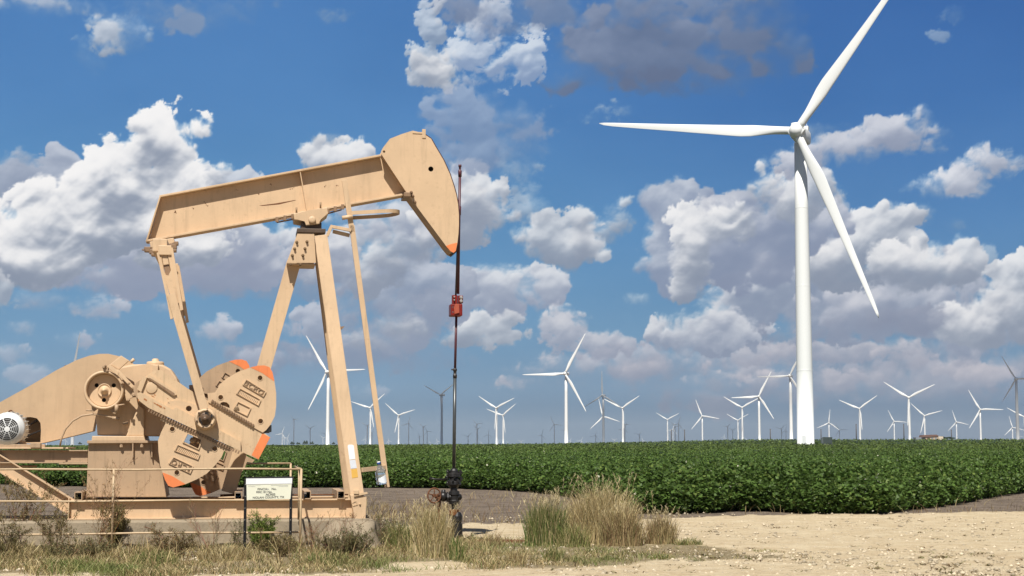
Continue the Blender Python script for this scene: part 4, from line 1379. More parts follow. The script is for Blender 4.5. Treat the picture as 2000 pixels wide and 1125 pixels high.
# gusset plates, near and far
for s in (1, -1):
    bm = bmesh.new()
    g = LL([(581, 456), (613.5, 456), (617, 513.5), (559.5, 513.5)], 0.31)
    y = 0.315*-s
    prism(bm, g, y-0.008, y+0.008)
    gp = part('gusset_plate', bm, M_paint)
    if s > 0:
        bm = bmesh.new()
        for px, py in ((579.7, 473), (575.5, 486), (571, 499), (599.5, 472), (595.7, 485.6), (591.5, 498.7), (567.5, 516), (586.7, 516)):
            x, z = L(px, py, 0.33); bolt(bm, x, y-0.006, z, 0.018, 0.04)
        obj_islands('bolt', bm, M_bolt, gp)
bm = bmesh.new()
x0, z0 = L(559, 514, 0.3); x1, _ = L(616, 514, 0.3)
box(bm, (x0+0.01, -0.3, z0-0.02), (x1, 0.3, z0+0.0), 0.003)
part('tie_plate', bm, M_paint)
# small wedge on the leg
bm = bmesh.new(); prism(bm, LL([(664, 638), (673, 637.5), (667, 644)], 0.5), -0.52, -0.42); part('lug', bm, M_greasy)

# ---- ladder
lad = empty('ladder'); lad.parent = pump
for w in (0.24, -0.2):
    bm = bmesh.new()
    bar(bm, L3(672.5, 352, w), L3(688, 454, w), 0.085, 0.04, (0, 1, 0), 0.004)
    bar(bm, L3(687, 440, w), L3(756, 952, w), 0.085, 0.04, (0, 1, 0), 0.004)
    part('rail', bm, M_paint if w > 0 else M_greasy, lad)
bm = bmesh.new()
for k in range(19):
    t = k/18
    px, py = (679+(754-679)*t, 385+(935-385)*t)
    if py < 440: px = 672.5+(688-672.5)*(py-352)/102
    A = L(px, py, 0.0)
    tube(bm, [(A[0]-0.02, -0.24, A[1]), (A[0]-0.02, 0.2, A[1])], 0.012, 6)
part('rung', bm, M_paint, lad)
# hoop guard
bm = bmesh.new()
n = 30
Acen = L(736, 417.5, 0.02)
ring = []
c0 = L(686, 418, 0.24)
for k in range(n+1):
    a = math.pi*(k/n) - math.pi/2
    x = math.cos(a); y = math.sin(a)
    X = Acen[0] + 0.37*max(x, 0)**0.8; Y_ = 0.30*y
    ring.append((X, Y_, Acen[1] + 0.085*(X-Acen[0])))
pts = [(c0[0], -0.30, Acen[1]+0.085*(c0[0]-Acen[0]))] + [(p[0], p[1], p[2]) for p in ring] + [(c0[0], 0.30, Acen[1]+0.085*(c0[0]-Acen[0]))]
for a, b in zip(pts[:-1], pts[1:]):
    a = Vector(a); b = Vector(b); nrm = Vector((0, 0, 1)).cross(b-a).normalized()*0.006
    vs = [bm.verts.new(q) for q in (a-nrm+Vector((0,0,-.03)), b-nrm+Vector((0,0,-.03)), b+nrm+Vector((0,0,-.03)), a+nrm+Vector((0,0,-.03)), a-nrm+Vector((0,0,.03)), b-nrm+Vector((0,0,.03)), b+nrm+Vector((0,0,.03)), a+nrm+Vector((0,0,.03)))]
    for q in ((0,1,5,4),(2,3,7,6),(0,3,2,1),(4,5,6,7)): bm.faces.new([vs[i] for i in q])
part('hoop', bm, M_paint, lad)
bm = bmesh.new()
x, z = L(674, 424, 0.26); tube(bm, [(x-0.05, -0.29, z-0.02), (x+0.12, -0.29, z+0.01)], [0.035, 0.03], 10)
bar(bm, L3(645, 442, 0.26), L3(686, 450, 0.26), 0.05, 0.05, (0, 1, 0), 0.004)
bar(bm, L3(650, 452, 0.2), L3(683, 460, 0.2), 0.06, 0.03, (0, 1, 0), 0.004)
bar(bm, L3(639, 461, 0.26), L3(647, 443, 0.26), 0.05, 0.06, (0, 1, 0), 0.004)
bar(bm, L3(707, 918, 0.7), L3(752, 913, 0.26), 0.07, 0.03, (0, 1, 0), 0.004)
obj_islands('bracket', bm, M_paint, lad)

# ---- equalizer and pitmans
bm = bmesh.new()
prism(bm, LL([(292, 472), (339, 464), (341.5, 474), (322, 479), (294, 484)], 0.2), -0.2, 0.2, 0.01)
eq = part('equalizer_bearing', bm, M_paint)
bm = bmesh.new()
for px, py, s in ((288, 487, .05), (297, 491, .045), (339, 481, .05), (344, 475, .035), (341, 489, .03), (299, 497, .03), (330, 482, .045)):
    x, z = L(px, py, 0.2); box(bm, (x-s, -0.23, z-s*.8), (x+s, -0.08, z+s*.8), 0.01)
x, z = L(286, 488, 0.2); tube(bm, [(x-0.07, -0.18, z), (x+0.1, -0.18, z+0.01)], [0.01, 0.03], 6)
obj_islands('clamp_bolt', bm, M_greasy, eq)
bm = bmesh.new()
A = L(320, 497, 0.0)
box(bm, (A[0]-0.11, -1.22, A[1]-0.10), (A[0]+0.11, 1.22, A[1]+0.10), 0.015)
part('equalizer_beam', bm, M_paint)
WP = 1.24
for s in (1, -1):
    bm = bmesh.new()
    top = L3(321, 500, WP); mid = L3(334, 575, WP); bot = L3(399, 800, WP)
    dx = 0
    if s < 0:
        for v in (top, mid, bot): v.y *= -1
    ibeam(bm, mid, bot, (0, 1, 0), 0.125, 0.11, 0.014)
    # fork: inner bar with side channels
    ya = -WP-0.02 if s > 0 else WP-0.06
    fo = LL([(308, 488), (336, 486), (346, 545), (351, 590), (338, 598), (325, 552)], WP)
    fi = LL([(314.5, 500), (328, 498), (333.5, 528), (329, 538), (324, 537), (320, 527)], WP)
    slab(bm, fo, [fi], ya+0.02, ya+0.055)
    pa = part('pitman_arm', bm, M_paint)
    bm = bmesh.new()
    slab(bm, LL([(306, 494), (310, 493), (330, 572), (338, 622), (333, 624), (324, 576)], WP), [], ya-0.01, ya+0.07)
    slab(bm, LL([(333, 484), (337.5, 484), (348, 545), (358, 605), (352, 607), (342, 545)], WP), [], ya-0.01, ya+0.07)
    part('side_channel', bm, M_paint, pa)
    bm = bmesh.new()
    x, z = L(322, 487, WP); box(bm, (x-0.10, ya-0.005, z-0.09), (x+0.10, ya+0.10, z+0.06), 0.012)
    part('clevis', bm, M_paint, pa)
    bm = bmesh.new(); prism(bm, LL([(316, 500), (327.5, 499), (330, 516), (319, 518)], WP), ya+0.03, ya+0.08, 0.01); part('block', bm, M_paint, pa)
    bm = bmesh.new(); slab(bm, LL([(318.5, 518), (330, 516), (333, 530), (328, 537), (323, 536)], WP), [], ya+0.02+0.03, ya+0.02+0.036); part('recess_shade', bm, M_greasy, pa)  # dark sheet standing for the shade inside the fork

# ---- crank and counterweights, near set, then the far set
CR = [(290, 731), (300, 724), (314, 722), (366, 758.4), (410, 785), (515, 845), (528, 854), (504.8, 897.6), (470, 881.6), (380, 839), (290.4, 796.8), (270, 781), (268.5, 768), (273, 745)]
def teeth(bm, a, b, w, n, side, y0, y1):
    A = Vector(L(*a, w)); B = Vector(L(*b, w)); d = (B-A); Ln = d.length; d.normalize(); nn = Vector((-d.y, d.x))*side
    st = Ln/n
    for k in range(n):
        p = A + d*st*(k+0.15)
        q = p + d*st*0.55
        h = nn*0.044
        prism(bm, [tuple(p), tuple(q), tuple(q+h), tuple(p+h)], y0, y1)
def crank_set(s, off):
    """s=+1 near side, -1 far side; off shifts the weights along the crank"""
    w = 1.06
    def yy(a, b): return (-a, -b) if s > 0 else (b, a)
    shift = Vector(L(400+86.6*off/100, 800+48*off/100, w)) - Vector(L(400, 800, w))
    def S(p, mul=1.0): return [(x+shift.x*mul, z+shift.y*mul) for x, z in p]
    bm = bmesh.new()
    y0, y1 = yy(w, w-0.20)
    slab(bm, LL(CR, w), [circ(*L(368.8, 798, w), 0.042, 16)], min(y0, y1), max(y0, y1))
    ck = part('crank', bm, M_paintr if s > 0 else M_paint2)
    f0 = -w if s > 0 else w
    def pr(a): return (f0 - a*s)      # a metres proud of the outer face
    if s > 0:
        bm = bmesh.new()
        # raised lower rail and upper rib
        slab(bm, LL([(268.5, 768), (275, 766), (300, 780), (338, 800), (345, 795), (352, 800), (400, 825), (470, 862), (470, 881), (380, 839), (290.4, 796.8), (270, 781)], w), [], pr(0.06), pr(0))
        slab(bm, LL([(286, 737), (291, 731), (344, 765), (345.5, 771), (341, 772)], w), [], pr(0.0), pr(0.028))
        slab(bm, LL([(268, 760), (281, 733), (287, 738), (276, 766)], w), [], pr(0.0), pr(0.04))
        part('rib', bm, M_paintr, ck)
        bm = bmesh.new()
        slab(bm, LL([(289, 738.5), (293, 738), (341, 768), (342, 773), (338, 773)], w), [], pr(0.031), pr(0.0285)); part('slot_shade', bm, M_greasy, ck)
        # boss around the hole
        bm = bmesh.new()
        a = [L(338 + 14*math.cos(t), 795 + 14*math.sin(t), w) for t in np.linspace(1.2, 4.2, 12)]
        slab(bm, a + LL([(352, 782), (420, 800), (425, 838), (400, 842)], w), [circ(*L(368.8, 798, w), 0.045, 16)], pr(0.022), pr(0.0)); part('pin_boss', bm, M_paint, ck)
        bm = bmesh.new(); x, z = L(296, 757.5, w); lathe(bm, [(0.085, pr(0)), (0.085, pr(0.012)), (0.078, pr(0.014)), (0.01, pr(0.014))], (x, 0, z), 'Y', 24); part('shaft_cap', bm, M_paintr, ck)
        bm = bmesh.new()
        for cx, cy, rx, ry, sd in ((312, 793, 7, 2.6, 1), (303, 788, 3, 1.6, 2), (285, 781, 4, 2.2, 3), (321, 797, 2.5, 1.5, 4), (299, 774.5, 4, 1.2, 5), (271, 782, 1.5, 3, 6), (328, 779, 2.4, .8, 7), (303, 772, 2.5, 1.8, 8)):
            q = random.Random(sd)
            prism(bm, [L(cx+rx*math.cos(t)*q.uniform(.55, 1.1), cy+ry*math.sin(t)*q.uniform(.55, 1.1)+0.45*rx*math.cos(t), w) for t in np.linspace(0, 5.9, 13)], pr(0.0635), pr(0.061))
        part('rust_patch', bm, paint('rust_orange', (0.42, 0.17, 0.06), 0.8, 0.9, 0, (0.12, 0.04, 0.02)), ck)
    bm = bmesh.new()
    teeth(bm, (290.4, 798.3), (470, 882.5), w, 36, -1, *sorted((pr(0.055), pr(0.0))))
    teeth(bm, (411, 784.5), (495, 834.5), w, 18, 1, *sorted((pr(0.045), pr(0.0))))
    part('rack_teeth', bm, M_greasy, ck)
    bm = bmesh.new()
    slab(bm, LL([(512.5, 846.3), (527.5, 854.5), (505, 897), (491.5, 889)], w), [], pr(0.003), pr(0)); part('orange_end', bm, M_orange, ck)
    # weights
    UP = [(407, 785.6), (405.5, 768), (420, 766.4), (429.6, 750.4), (442.4, 739.2), (464.8, 726.4), (487.2, 718.4), (503, 714.2), (516, 713.6), (526, 716.8), (532, 726.4),
          (536, 744), (539.4, 768), (539.4, 793.6), (536.8, 812.8), (528.8, 828.8), (520, 840), (513, 844.8)]
    LO = [(314.4, 811.2), (313.8, 820.8), (324, 825.6), (314.4, 844.8), (308.6, 860.8), (309.6, 883.2), (312.8, 908.8), (317.6, 924.8), (322.4, 937.6), (328.8, 948.8), (338.4, 952),
          (362.4, 945.6), (384.8, 936), (404, 924.8), (420, 908.8), (432.8, 892.8), (437.6, 880), (448.8, 881.6), (453.6, 876.8), (452, 875.2), (423.2, 860.8), (404, 849.6), (381.6, 838.4), (356, 828.8)]
    wf = w + 0.02
    def hole(px, py, r): 
        x, z = L(px, py, wf); return [(a+shift.x*m, b+shift.y*m) for a, b in circ(x, z, r, 16)]
    out = []
    for nm, poly, m, holes, org in (
        ('upper', UP, 1.0, [(508, 738, .036), (431, 776, .036), (509, 822.5, .036)], [(489, 717.5), (503, 714.2), (516, 713.6), (526, 716.8), (532, 726.4), (536, 744), (535, 744.5), (512, 728.5)]),
        ('lower', LO, -1.0, [(336.5, 838, .036), (419.5, 876.5, .036), (345.5, 923, .036)], [(317.6, 922.8), (318, 924.8), (322.4, 937.6), (328.8, 948.8), (338.4, 952), (362.4, 945.6), (337, 930)])):
        hs = []
        for a, b, r_ in holes: hs.append(hole(a, b, r_))
        extra = []
        if nm == 'upper':
            extra = [S(LL([(430, 790), (431, 786.5), (436, 785), (443, 786), (448, 791), (448.5, 797)], wf), m)]
            win = LL([(464, 783.5), (490.5, 796.5), (483, 813), (456, 799.5)], wf)
        else:
            win = LL([(366.5, 847.5), (393.5, 859), (387, 876.5), (358.5, 862.5)], wf)
            extra = []
        outl = S(LL(poly, wf), m)
        bm = bmesh.new()
        fy = -wf if s > 0 else wf-0.21
        y0, y1 = fy, fy+0.10
        cut = hs + ([S(win, m)] if (nm == 'lower') else []) + extra
        try: slab(bm, outl, cut, y0, y1)
        except Exception: slab(bm, outl, [], y0, y1)
        y0, y1 = fy+0.10, fy+0.21
        big = [ [( (x_-sum(q[0] for q in h)/len(h))*1.0 + sum(q[0] for q in h)/len(h), z_) for x_, z_ in h] for h in cut]
        slab(bm, outl, [S(win, m)] if nm == 'lower' else [], y0, y1)
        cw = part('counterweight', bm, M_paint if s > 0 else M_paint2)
        cw['label'] = {('upper', 1): 'near upper counterweight with raised 3CRO letters', ('lower', 1): 'near lower counterweight hanging upside down with its raised letters inverted',
                       ('upper', -1): 'far upper counterweight showing behind the crank', ('lower', -1): 'far lower counterweight with a dull orange foot'}[(nm, s)]
        bm = bmesh.new()
        slab(bm, S(LL(org, wf), m), [], fy-0.003, fy)
        part('orange_corner', bm, M_orange, cw)
        # rims round the holes and the raised frames
        bm = bmesh.new()
        for h in hs:
            c = (sum(q[0] for q in h)/16, sum(q[1] for q in h)/16)
            slab(bm, [((q[0]-c[0])*1.28+c[0], (q[1]-c[1])*1.28+c[1]) for q in h], [h], fy-0.006, fy)
            # bolt deep inside
        def frame(quad, t=0.1):
            q = S(LL(quad, wf), m)
            c = (sum(a[0] for a in q)/4, sum(a[1] for a in q)/4)
            e = 0.012
            qi = []
            for a in q:
                v = Vector((c[0]-a[0], c[1]-a[1])); v = v.normalized()*e*1.5
                qi.append((a[0]+v.x, a[1]+v.y))
            slab(bm, q, [qi], fy-0.02, fy)
        if nm == 'upper':
            frame([(480, 740.5), (520, 765.5), (514.5, 775), (473.5, 751)])
            frame([(468, 758), (510, 781), (505, 792.5), (461, 768.5)])
            frame([(464, 783.5), (490.5, 796.5), (483, 813), (456, 799.5)])
        else:
            frame([(346, 868), (391, 887), (387, 898), (340, 880)])
            frame([(338, 892), (378, 911), (372, 925), (329, 905)])
            frame([(365.5, 845.5), (395.5, 858), (388.5, 878.5), (356.5, 864)])
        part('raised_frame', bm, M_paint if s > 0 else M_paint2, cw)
        if s > 0:
            bm = bmesh.new()
            # ribbed bar inside the middle frame
            q = ((465, 761), (505, 784), (501, 790), (463, 768)) if nm == 'upper' else ((348, 871), (389, 888.5), (385, 896), (343, 878.5))
            for k in range(13):
                t = (k+0.3)/13
                a = (q[0][0]+(q[1][0]-q[0][0])*t, q[0][1]+(q[1][1]-q[0][1])*t); b = (q[3][0]+(q[2][0]-q[3][0])*t, q[3][1]+(q[2][1]-q[3][1])*t)
                A = L(*a, wf); B = L(*b, wf)
                bar(bm, (A[0], fy-0.002, A[1]), (B[0], fy-0.002, B[1]), 0.012, 0.010, (0, 1, 0))
            part('worn_plate', bm, M_paint, cw)
            # raised letters
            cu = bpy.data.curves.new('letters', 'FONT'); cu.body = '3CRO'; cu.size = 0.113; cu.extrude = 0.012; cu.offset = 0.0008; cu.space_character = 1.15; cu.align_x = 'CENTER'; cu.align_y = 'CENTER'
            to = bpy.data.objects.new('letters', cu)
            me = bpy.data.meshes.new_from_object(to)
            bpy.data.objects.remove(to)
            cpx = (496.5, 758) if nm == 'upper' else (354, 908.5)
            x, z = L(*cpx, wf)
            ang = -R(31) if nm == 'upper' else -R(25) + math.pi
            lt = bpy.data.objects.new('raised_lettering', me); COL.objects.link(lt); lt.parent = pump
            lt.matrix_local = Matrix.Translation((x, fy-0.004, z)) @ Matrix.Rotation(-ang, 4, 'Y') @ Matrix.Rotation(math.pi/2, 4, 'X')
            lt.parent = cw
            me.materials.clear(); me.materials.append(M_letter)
        # clamp bolts that hold the weight on the crank
        bm = bmesh.new()
        if nm == 'lower' and s > 0:
            x, z = L(376, 860, wf); lathe(bm, [(0.05, -wf+0.10), (0.05, -wf+0.06), (0.02, -wf+0.05)], (x, 0, z), 'Y', 6, False)
            x, z = L(388, 863, wf); lathe(bm, [(0.035, -wf+0.10), (0.035, -wf+0.04), (0.015, -wf+0.02)], (x, 0, z), 'Y', 6, False)
        elif nm == 'upper':
            x, z = L(462+0, 798, wf); lathe(bm, [(0.04, fy+0.0), (0.04, fy-0.02), (0.02, fy-0.025)], (x+shift.x*m, 0, z+shift.y*m), 'Y', 6, False)
            x, z = L(440, 792, wf); lathe(bm, [(0.05, fy+0.12), (0.05, fy+0.06), (0.02, fy+0.05)], (x+shift.x*m, 0, z+shift.y*m), 'Y', 10, False)
        else:
            x, z = L(420, 876, wf); lathe(bm, [(0.03, fy+0.1), (0.03, fy+0.04)], (x-shift.x, 0, z-shift.y), 'Y', 6, False)
        obj_islands('clamp_bolt', bm, M_bolt, cw)
    bm = bmesh.new()
    x, z = L(524, 835, wf); box(bm, (x-0.06, min(pr(0), pr(-0.15)), z-0.07), (x+0.05, max(pr(0), pr(-0.15)), z+0.04), 0.01)
    part('clamp_block', bm, M_grease, ck)
crank_set(1, 0)
crank_set(-1, -52)

# wrist pins
for s in (1, -1):
    x, z = L(401, 818, WP)
    f0 = -(WP+0.055)*s
    bm = bmesh.new()
    lathe(bm, [(0.165, f0+0.18*s), (0.165, f0+0.05*s), (0.15, f0+0.03*s), (0.15, f0-0.005*s), (0.125, f0-0.02*s), (0.115, f0+0.0*s), (0.01, f0+0.0*s)], (x, 0, z), 'Y', 32)
    wp = part('wrist_pin_bearing', bm, M_paint)
    bm = bmesh.new()
    lathe(bm, [(0.10, f0+0.0*s), (0.095, f0-0.012*s), (0.07, f0-0.015*s), (0.062, f0-0.05*s), (0.03, f0-0.06*s), (0.028, f0-0.085*s), (0.005, f0-0.085*s)], (x, 0, z), 'Y', 24)
    for k in range(6):
        a = k*math.pi/3+0.3
        lathe(bm, [(0.017, f0), (0.017, f0-0.03*s), (0.008, f0-0.032*s)], (x+0.128*math.cos(a), 0, z+0.128*math.sin(a)), 'Y', 6, False)
    part('wrist_pin', bm, M_greasy if False else plain('pin_grease', (0.12, 0.075, 0.045), 0.4, 0.1, 0.5, 0.6, 30), wp)
    bm = bmesh.new()
    rr = random.Random(3)
    for k in range(9):
        a = rr.uniform(0, 6.28); r_ = rr.uniform(.05, .12); u, v = x+r_*math.cos(a), z+r_*math.sin(a)
        q = rr.uniform(.012, .026)
        prism(bm, [(u+q*math.cos(t)*rr.uniform(.6, 1.2), v+q*1.4*math.sin(t)*rr.uniform(.6, 1.2)) for t in np.linspace(0, 5.6, 9)], *sorted((f0-0.0245*s, f0-0.001*s)))
    part('grease', bm, M_grease, wp)
# pitman end plate
bm = bmesh.new()
prism(bm, LL([(386, 783), (399, 780), (404, 806), (392, 808)], WP+0.02), -WP-0.05, -WP+0.05, 0.01)
part('pitman_end', bm, M_paint)

# ---- gear reducer
G = 0.50
bm = bmesh.new()
body = [(190, 850), (187.5, 815), (196, 782), (214, 735), (236, 716), (258, 711.5), (290, 711), (318, 712), (334, 721), (345, 738), (350, 752), (352, 775), (340, 790), (318, 800), (316, 852)]
prism(bm, LL(body, G), -G, G, 0.03)
gr = part('gear_reducer', bm, M_paint)
bm = bmesh.new()
x, z = L(303, 711, 0.3); lathe(bm, [(0.135, z-0.03), (0.135, z+0.025), (0.12, z+0.04), (0.055, z+0.045), (0.052, z+0.075), (0.035, z+0.088), (0.004, z+0.09)], (x, -0.25, 0), 'Z', 28)
part('breather_cap', bm, M_paint, gr)
bm = bmesh.new()
# bearing ribs and base feet on the near face
prism(bm, LL([(299, 713), (310, 713), (308, 735), (296, 740)], G), -G-0.07, -G, 0.01)
f = LL([(247, 852), (282, 852), (282, 800), (272, 790)], G)
prism(bm, f, -G-0.10, -G, 0.02)
obj_islands('housing_rib', bm, M_paint, gr)
bm = bmesh.new()
f = LL([(179, 861), (180, 851.5), (281.5, 851.5), (284, 861)], G+0.12)
prism(bm, f, -G-0.14, G+0.1, 0.012)
part('base_plate', bm, M_paint, gr)
bm = bmesh.new()
x, z = L(283, 762, 0.75); lathe(bm, [(0.16, -G-0.02), (0.16, -0.90)], (x, 0, z), 'Y', 24)
lathe(bm, [(0.16, G), (0.16, 0.90)], (x, 0, z), 'Y', 24)
obj_islands('crank_shaft', bm, M_paint2, gr)
# scribbled marks on the housing
# ---- brake wheel
WB = 0.80
x, z = L(202.6, 762, WB)
bm = bmesh.new()
s = 26/FOC
lathe(bm, [(0.285, -WB+0.17), (0.300, -WB+0.17), (0.300, -WB+0.03), (0.292, -WB+0.0), (0.268, -WB-0.004), (0.258, -WB+0.01), (0.254, -WB+0.12), (0.236, -WB+0.13)], (x, 0, z), 'Y', 48, True, False)
bw = part('brake_wheel', bm, M_paint)
bm = bmesh.new()
slab(bm, circ(x, z, 0.245, 40), [circ(x-0.118, z+0.078, 0.033, 16), circ(x+0.138, z+0.078, 0.033, 16), circ(x-0.003, z-0.148, 0.033, 16)], -WB+0.115, -WB+0.14)
part('wheel_web', bm, M_paint, bw)
bm = bmesh.new()
lathe(bm, [(0.105, -WB+0.118), (0.105, -WB+0.09), (0.095, -WB+0.085), (0.09, -WB+0.098), (0.055, -WB+0.096), (0.05, -WB+0.03), (0.02, -WB+0.02), (0.018, -WB-0.01), (0.004, -WB-0.012)], (x, 0, z), 'Y', 28)
part('wheel_hub', bm, M_paint, bw)
bm = bmesh.new(); lathe(bm, [(0.24, -WB+0.165), (0.24, -WB+0.16), (0.01, -WB+0.16)], (x, 0, z), 'Y', 32); part('wheel_hole_shade', bm, M_dark, bw)  # dark disc added to paint the shade seen through the wheel holes
bm = bmesh.new(); lathe(bm, [(0.06, -0.3), (0.06, -WB+0.17)], (x, 0, z), 'Y', 16); part('brake_shaft', bm, M_paint2, bw)
# brake band, lever and shield
bm = bmesh.new()
bar(bm, L3(232, 727, WB), L3(264, 761, WB), 0.05, 0.07, (0, 1, 0), 0.005)
bar(bm, L3(212, 714, WB), L3(232, 731, WB), 0.055, 0.07, (0, 1, 0), 0.005)
prism(bm, LL([(214, 712), (236, 694), (252, 704), (232, 722)], WB), -WB+0.03, -WB+0.10, 0.01)
tube(bm, [L3(255, 708, WB), L3(262, 701, WB)], 0.025, 8)
prism(bm, LL([(238, 746), (262, 762), (263, 774), (246, 783)], WB), -WB+0.06, -WB+0.10, 0.01)
x2, z2 = L(205, 721, WB); lathe(bm, [(0.055, -WB), (0.055, -WB+0.08)], (x2, 0, z2), 'Y', 12)
part('brake_lever', bm, M_paint)
bm = bmesh.new()
for px, py, r_ in ((203, 717, .02), (209, 724, .02), (252, 748, .02), (261, 757, .028), (265, 764, .03), (238, 748, .02), (262, 771, .03), (251, 781, .02), (206, 714, .012)):
    xx, zz = L(px, py, WB+0.02); bolt(bm, xx, -WB-0.0, zz, r_, 0.04)
obj_islands('brake_bolt', bm, M_paint2, pump)
bm = bmesh.new()
prism(bm, LL([(178, 793), (190, 798), (180, 806)], WB), -WB+0.05, -WB+0.09)
prism(bm, LL([(209, 798), (222, 790), (229, 808), (222, 808)], WB), -WB+0.05, -WB+0.09, 0.004)
tube(bm, [L3(168, 801, WB), L3(180, 802, WB)], 0.012, 6); tube(bm, [L3(227, 792, WB), L3(243, 790, WB)], 0.012, 6)
tube(bm, [L3(228, 790, WB), L3(227, 806, WB)], 0.03, 8)
tube(bm, [L3(240, 828, 0.6), L3(250, 827, 0.6)], [0.02, 0.03], 8)
obj_islands('brake_linkage', bm, M_paint2, pump)
bm = bmesh.new()
pts = [L3(a, b, 0.72) for a, b in ((117, 872), (120, 856), (128, 838), (142, 822), (160, 812), (180, 809), (200, 811), (216, 815), (232, 817.5))]
tube(bm, pts, 0.014, 8)
tube(bm, [L3(219, 816, 0.72), L3(233, 818, 0.72)], [0.022, 0.03], 8)
part('grease_line', bm, M_paint2)

# ---- belt guard
GB = -0.30
gp = [(-70, 820), (-60, 812), (0, 785.5), (60, 752.5), (110, 723), (150, 703), (175, 694.5), (195, 691), (212, 691), (232, 695.5), (250, 702.5), (262, 712), (264, 760), (235, 800), (187.5, 810), (181, 842), (132, 854), (80, 866), (-70, 866)]
hole_ = [(-8, 864.5), (-12, 830), (-4, 818), (60, 814.5), (72, 817), (79, 826), (80, 840), (79, 863.5)]
bm = bmesh.new()
slab(bm, LL(gp, -GB*-1), [LL(hole_, GB)], -GB, -GB+0.012)
bg = part('belt_guard', bm, M_guard)
bm = bmesh.new(); gl = LL(gp, GB)
slab(bm, gl, [], -GB+0.40, -GB+0.41)
c = (sum(p[0] for p in gl)/len(gl), sum(p[1] for p in gl)/len(gl))
rim_in = [((p[0]-c[0])*0.992+c[0], (p[1]-c[1])*0.985+c[1]) for p in gl]
slab(bm, gl, [rim_in], -GB+0.012, -GB+0.40)
part('guard_shell', bm, M_guard, bg)
bm = bmesh.new()
for k in range(4): 
    bar(bm, (L(20, 852, GB)[0], -GB+0.1+k*0.05, L(20, 852-k*0.0, GB)[1]), (L(190, 745, GB)[0], -GB+0.1+k*0.05, L(190, 745, GB)[1]), 0.02, 0.03)
    bar(bm, (L(20, 862, GB)[0], -GB+0.1+k*0.05, L(20, 862, GB)[1]), (L(185, 800, GB)[0], -GB+0.1+k*0.05, L(185, 800, GB)[1]), 0.02, 0.03)
part('belt', bm, M_grease, bg)
bm = bmesh.new()
x, z = L(92, 722, GB)
tube(bm, [(x-0.05, -GB+0.02, L(124, 717, GB)[1]*0+z-0.0), (x+0.0, -GB+0.02, z+0.0)], 0.01)
bm.clear()
for a, b in (((124, 719), (128, 714)), ((128, 714), (133, 714.5)), ((133, 714.5), (135, 717))):
    tube(bm, [L3(*a, GB-0.02), L3(*b, GB-0.02)], 0.01, 6)
part('lifting_loop', bm, M_rust, bg)

# ---- motor
WM = 0.62
x, z = L(14, 838, WM)
bm = bmesh.new()
r0 = 0.255
lathe(bm, [(0.235, -WM+0.60), (r0-0.01, -WM+0.56), (r0-0.01, -WM+0.20), (r0, -WM+0.20), (r0, -WM+0.06), (r0-0.015, -WM+0.02), (r0-0.06, -WM), (0.19, -WM-0.012), (0.01, -WM-0.015)], (x, 0, z), 'Y', 56)
mo = part('motor', bm, plain('motor_white', (0.70, 0.71, 0.70), 0.5, 0, 0.5, 0.03))
# grille slots in rings
bm = bmesh.new()
for rr_ in (0.052, 0.079, 0.106, 0.133, 0.160):
    for k in range(8):
        a0 = k*math.pi/4 + 0.2/ (rr_/0.1)*0.28 + math.pi/8; a1 = (k+1)*math.pi/4 - 0.2/(rr_/0.1)*0.28 + math.pi/8
        aa = np.linspace(a0, a1, 7)
        o_ = [(x+(rr_+0.0095)*math.cos(t), z+(rr_+0.0095)*math.sin(t)) for t in aa] + [(x+(rr_-0.0095)*math.cos(t), z+(rr_-0.0095)*math.sin(t)) for t in aa[::-1]]
        prism(bm, o_, -WM-0.0165, -WM-0.004)
part('fan_grille', bm, M_dark, mo)
bm = bmesh.new()
for k in range(26):
    a = k*2*math.pi/26
    bar(bm, (x+(r0-0.0)*math.cos(a), -WM+0.22, z+(r0-0.0)*math.sin(a)), (x+(r0)*math.cos(a), -WM+0.56, z+r0*math.sin(a)), 0.008, 0.035, (math.cos(a), 0, math.sin(a)))
part('cooling_fin', bm, plain('motor_fin', (0.62, 0.63, 0.62), 0.4), mo)
bm = bmesh.new()
cxe, cze = L(19, 804.5, WM-0.2)
pts = [(cxe+0.03*math.sin(t), -WM+0.3, cze-0.01+0.035*math.cos(t)) for t in np.linspace(-2.8, 2.8, 12)]
tube(bm, pts, 0.010, 8); tube(bm, [(cxe, -WM+0.3, z+r0-0.01), (cxe, -WM+0.3, cze-0.035)], 0.014, 8)
part('lifting_eye', bm, M_rust, mo)
bm = bmesh.new()
bar(bm, (x+0.16, -WM+0.3, z-0.17), (x+0.26, -WM+0.3, z-0.30), 0.05, 0.35, (0, 1, 0), 0.005); bar(bm, (x-0.16, -WM+0.3, z-0.17), (x-0.26, -WM+0.3, z-0.30), 0.05, 0.35, (0, 1, 0), 0.005)
obj_islands('motor_foot', bm, M_paint2, mo)
bm = bmesh.new()
xa, za = L(-30, 875, WM); xb, zb = L(80, 867, WM)
box(bm, (xa, -WM+0.02, za), (xb, -WM+0.10, zb-0.005), 0.006); box(bm, (xa, -WM+0.48, za), (xb, -WM+0.56, zb-0.005), 0.006)
xq, zq = L(72, 868, WM); box(bm, (xq-0.09, -WM-0.05, zq-0.05), (xq+0.06, -WM+0.1, zq+0.02), 0.005)
obj_islands('slide_rail', bm, M_paint2, pump)

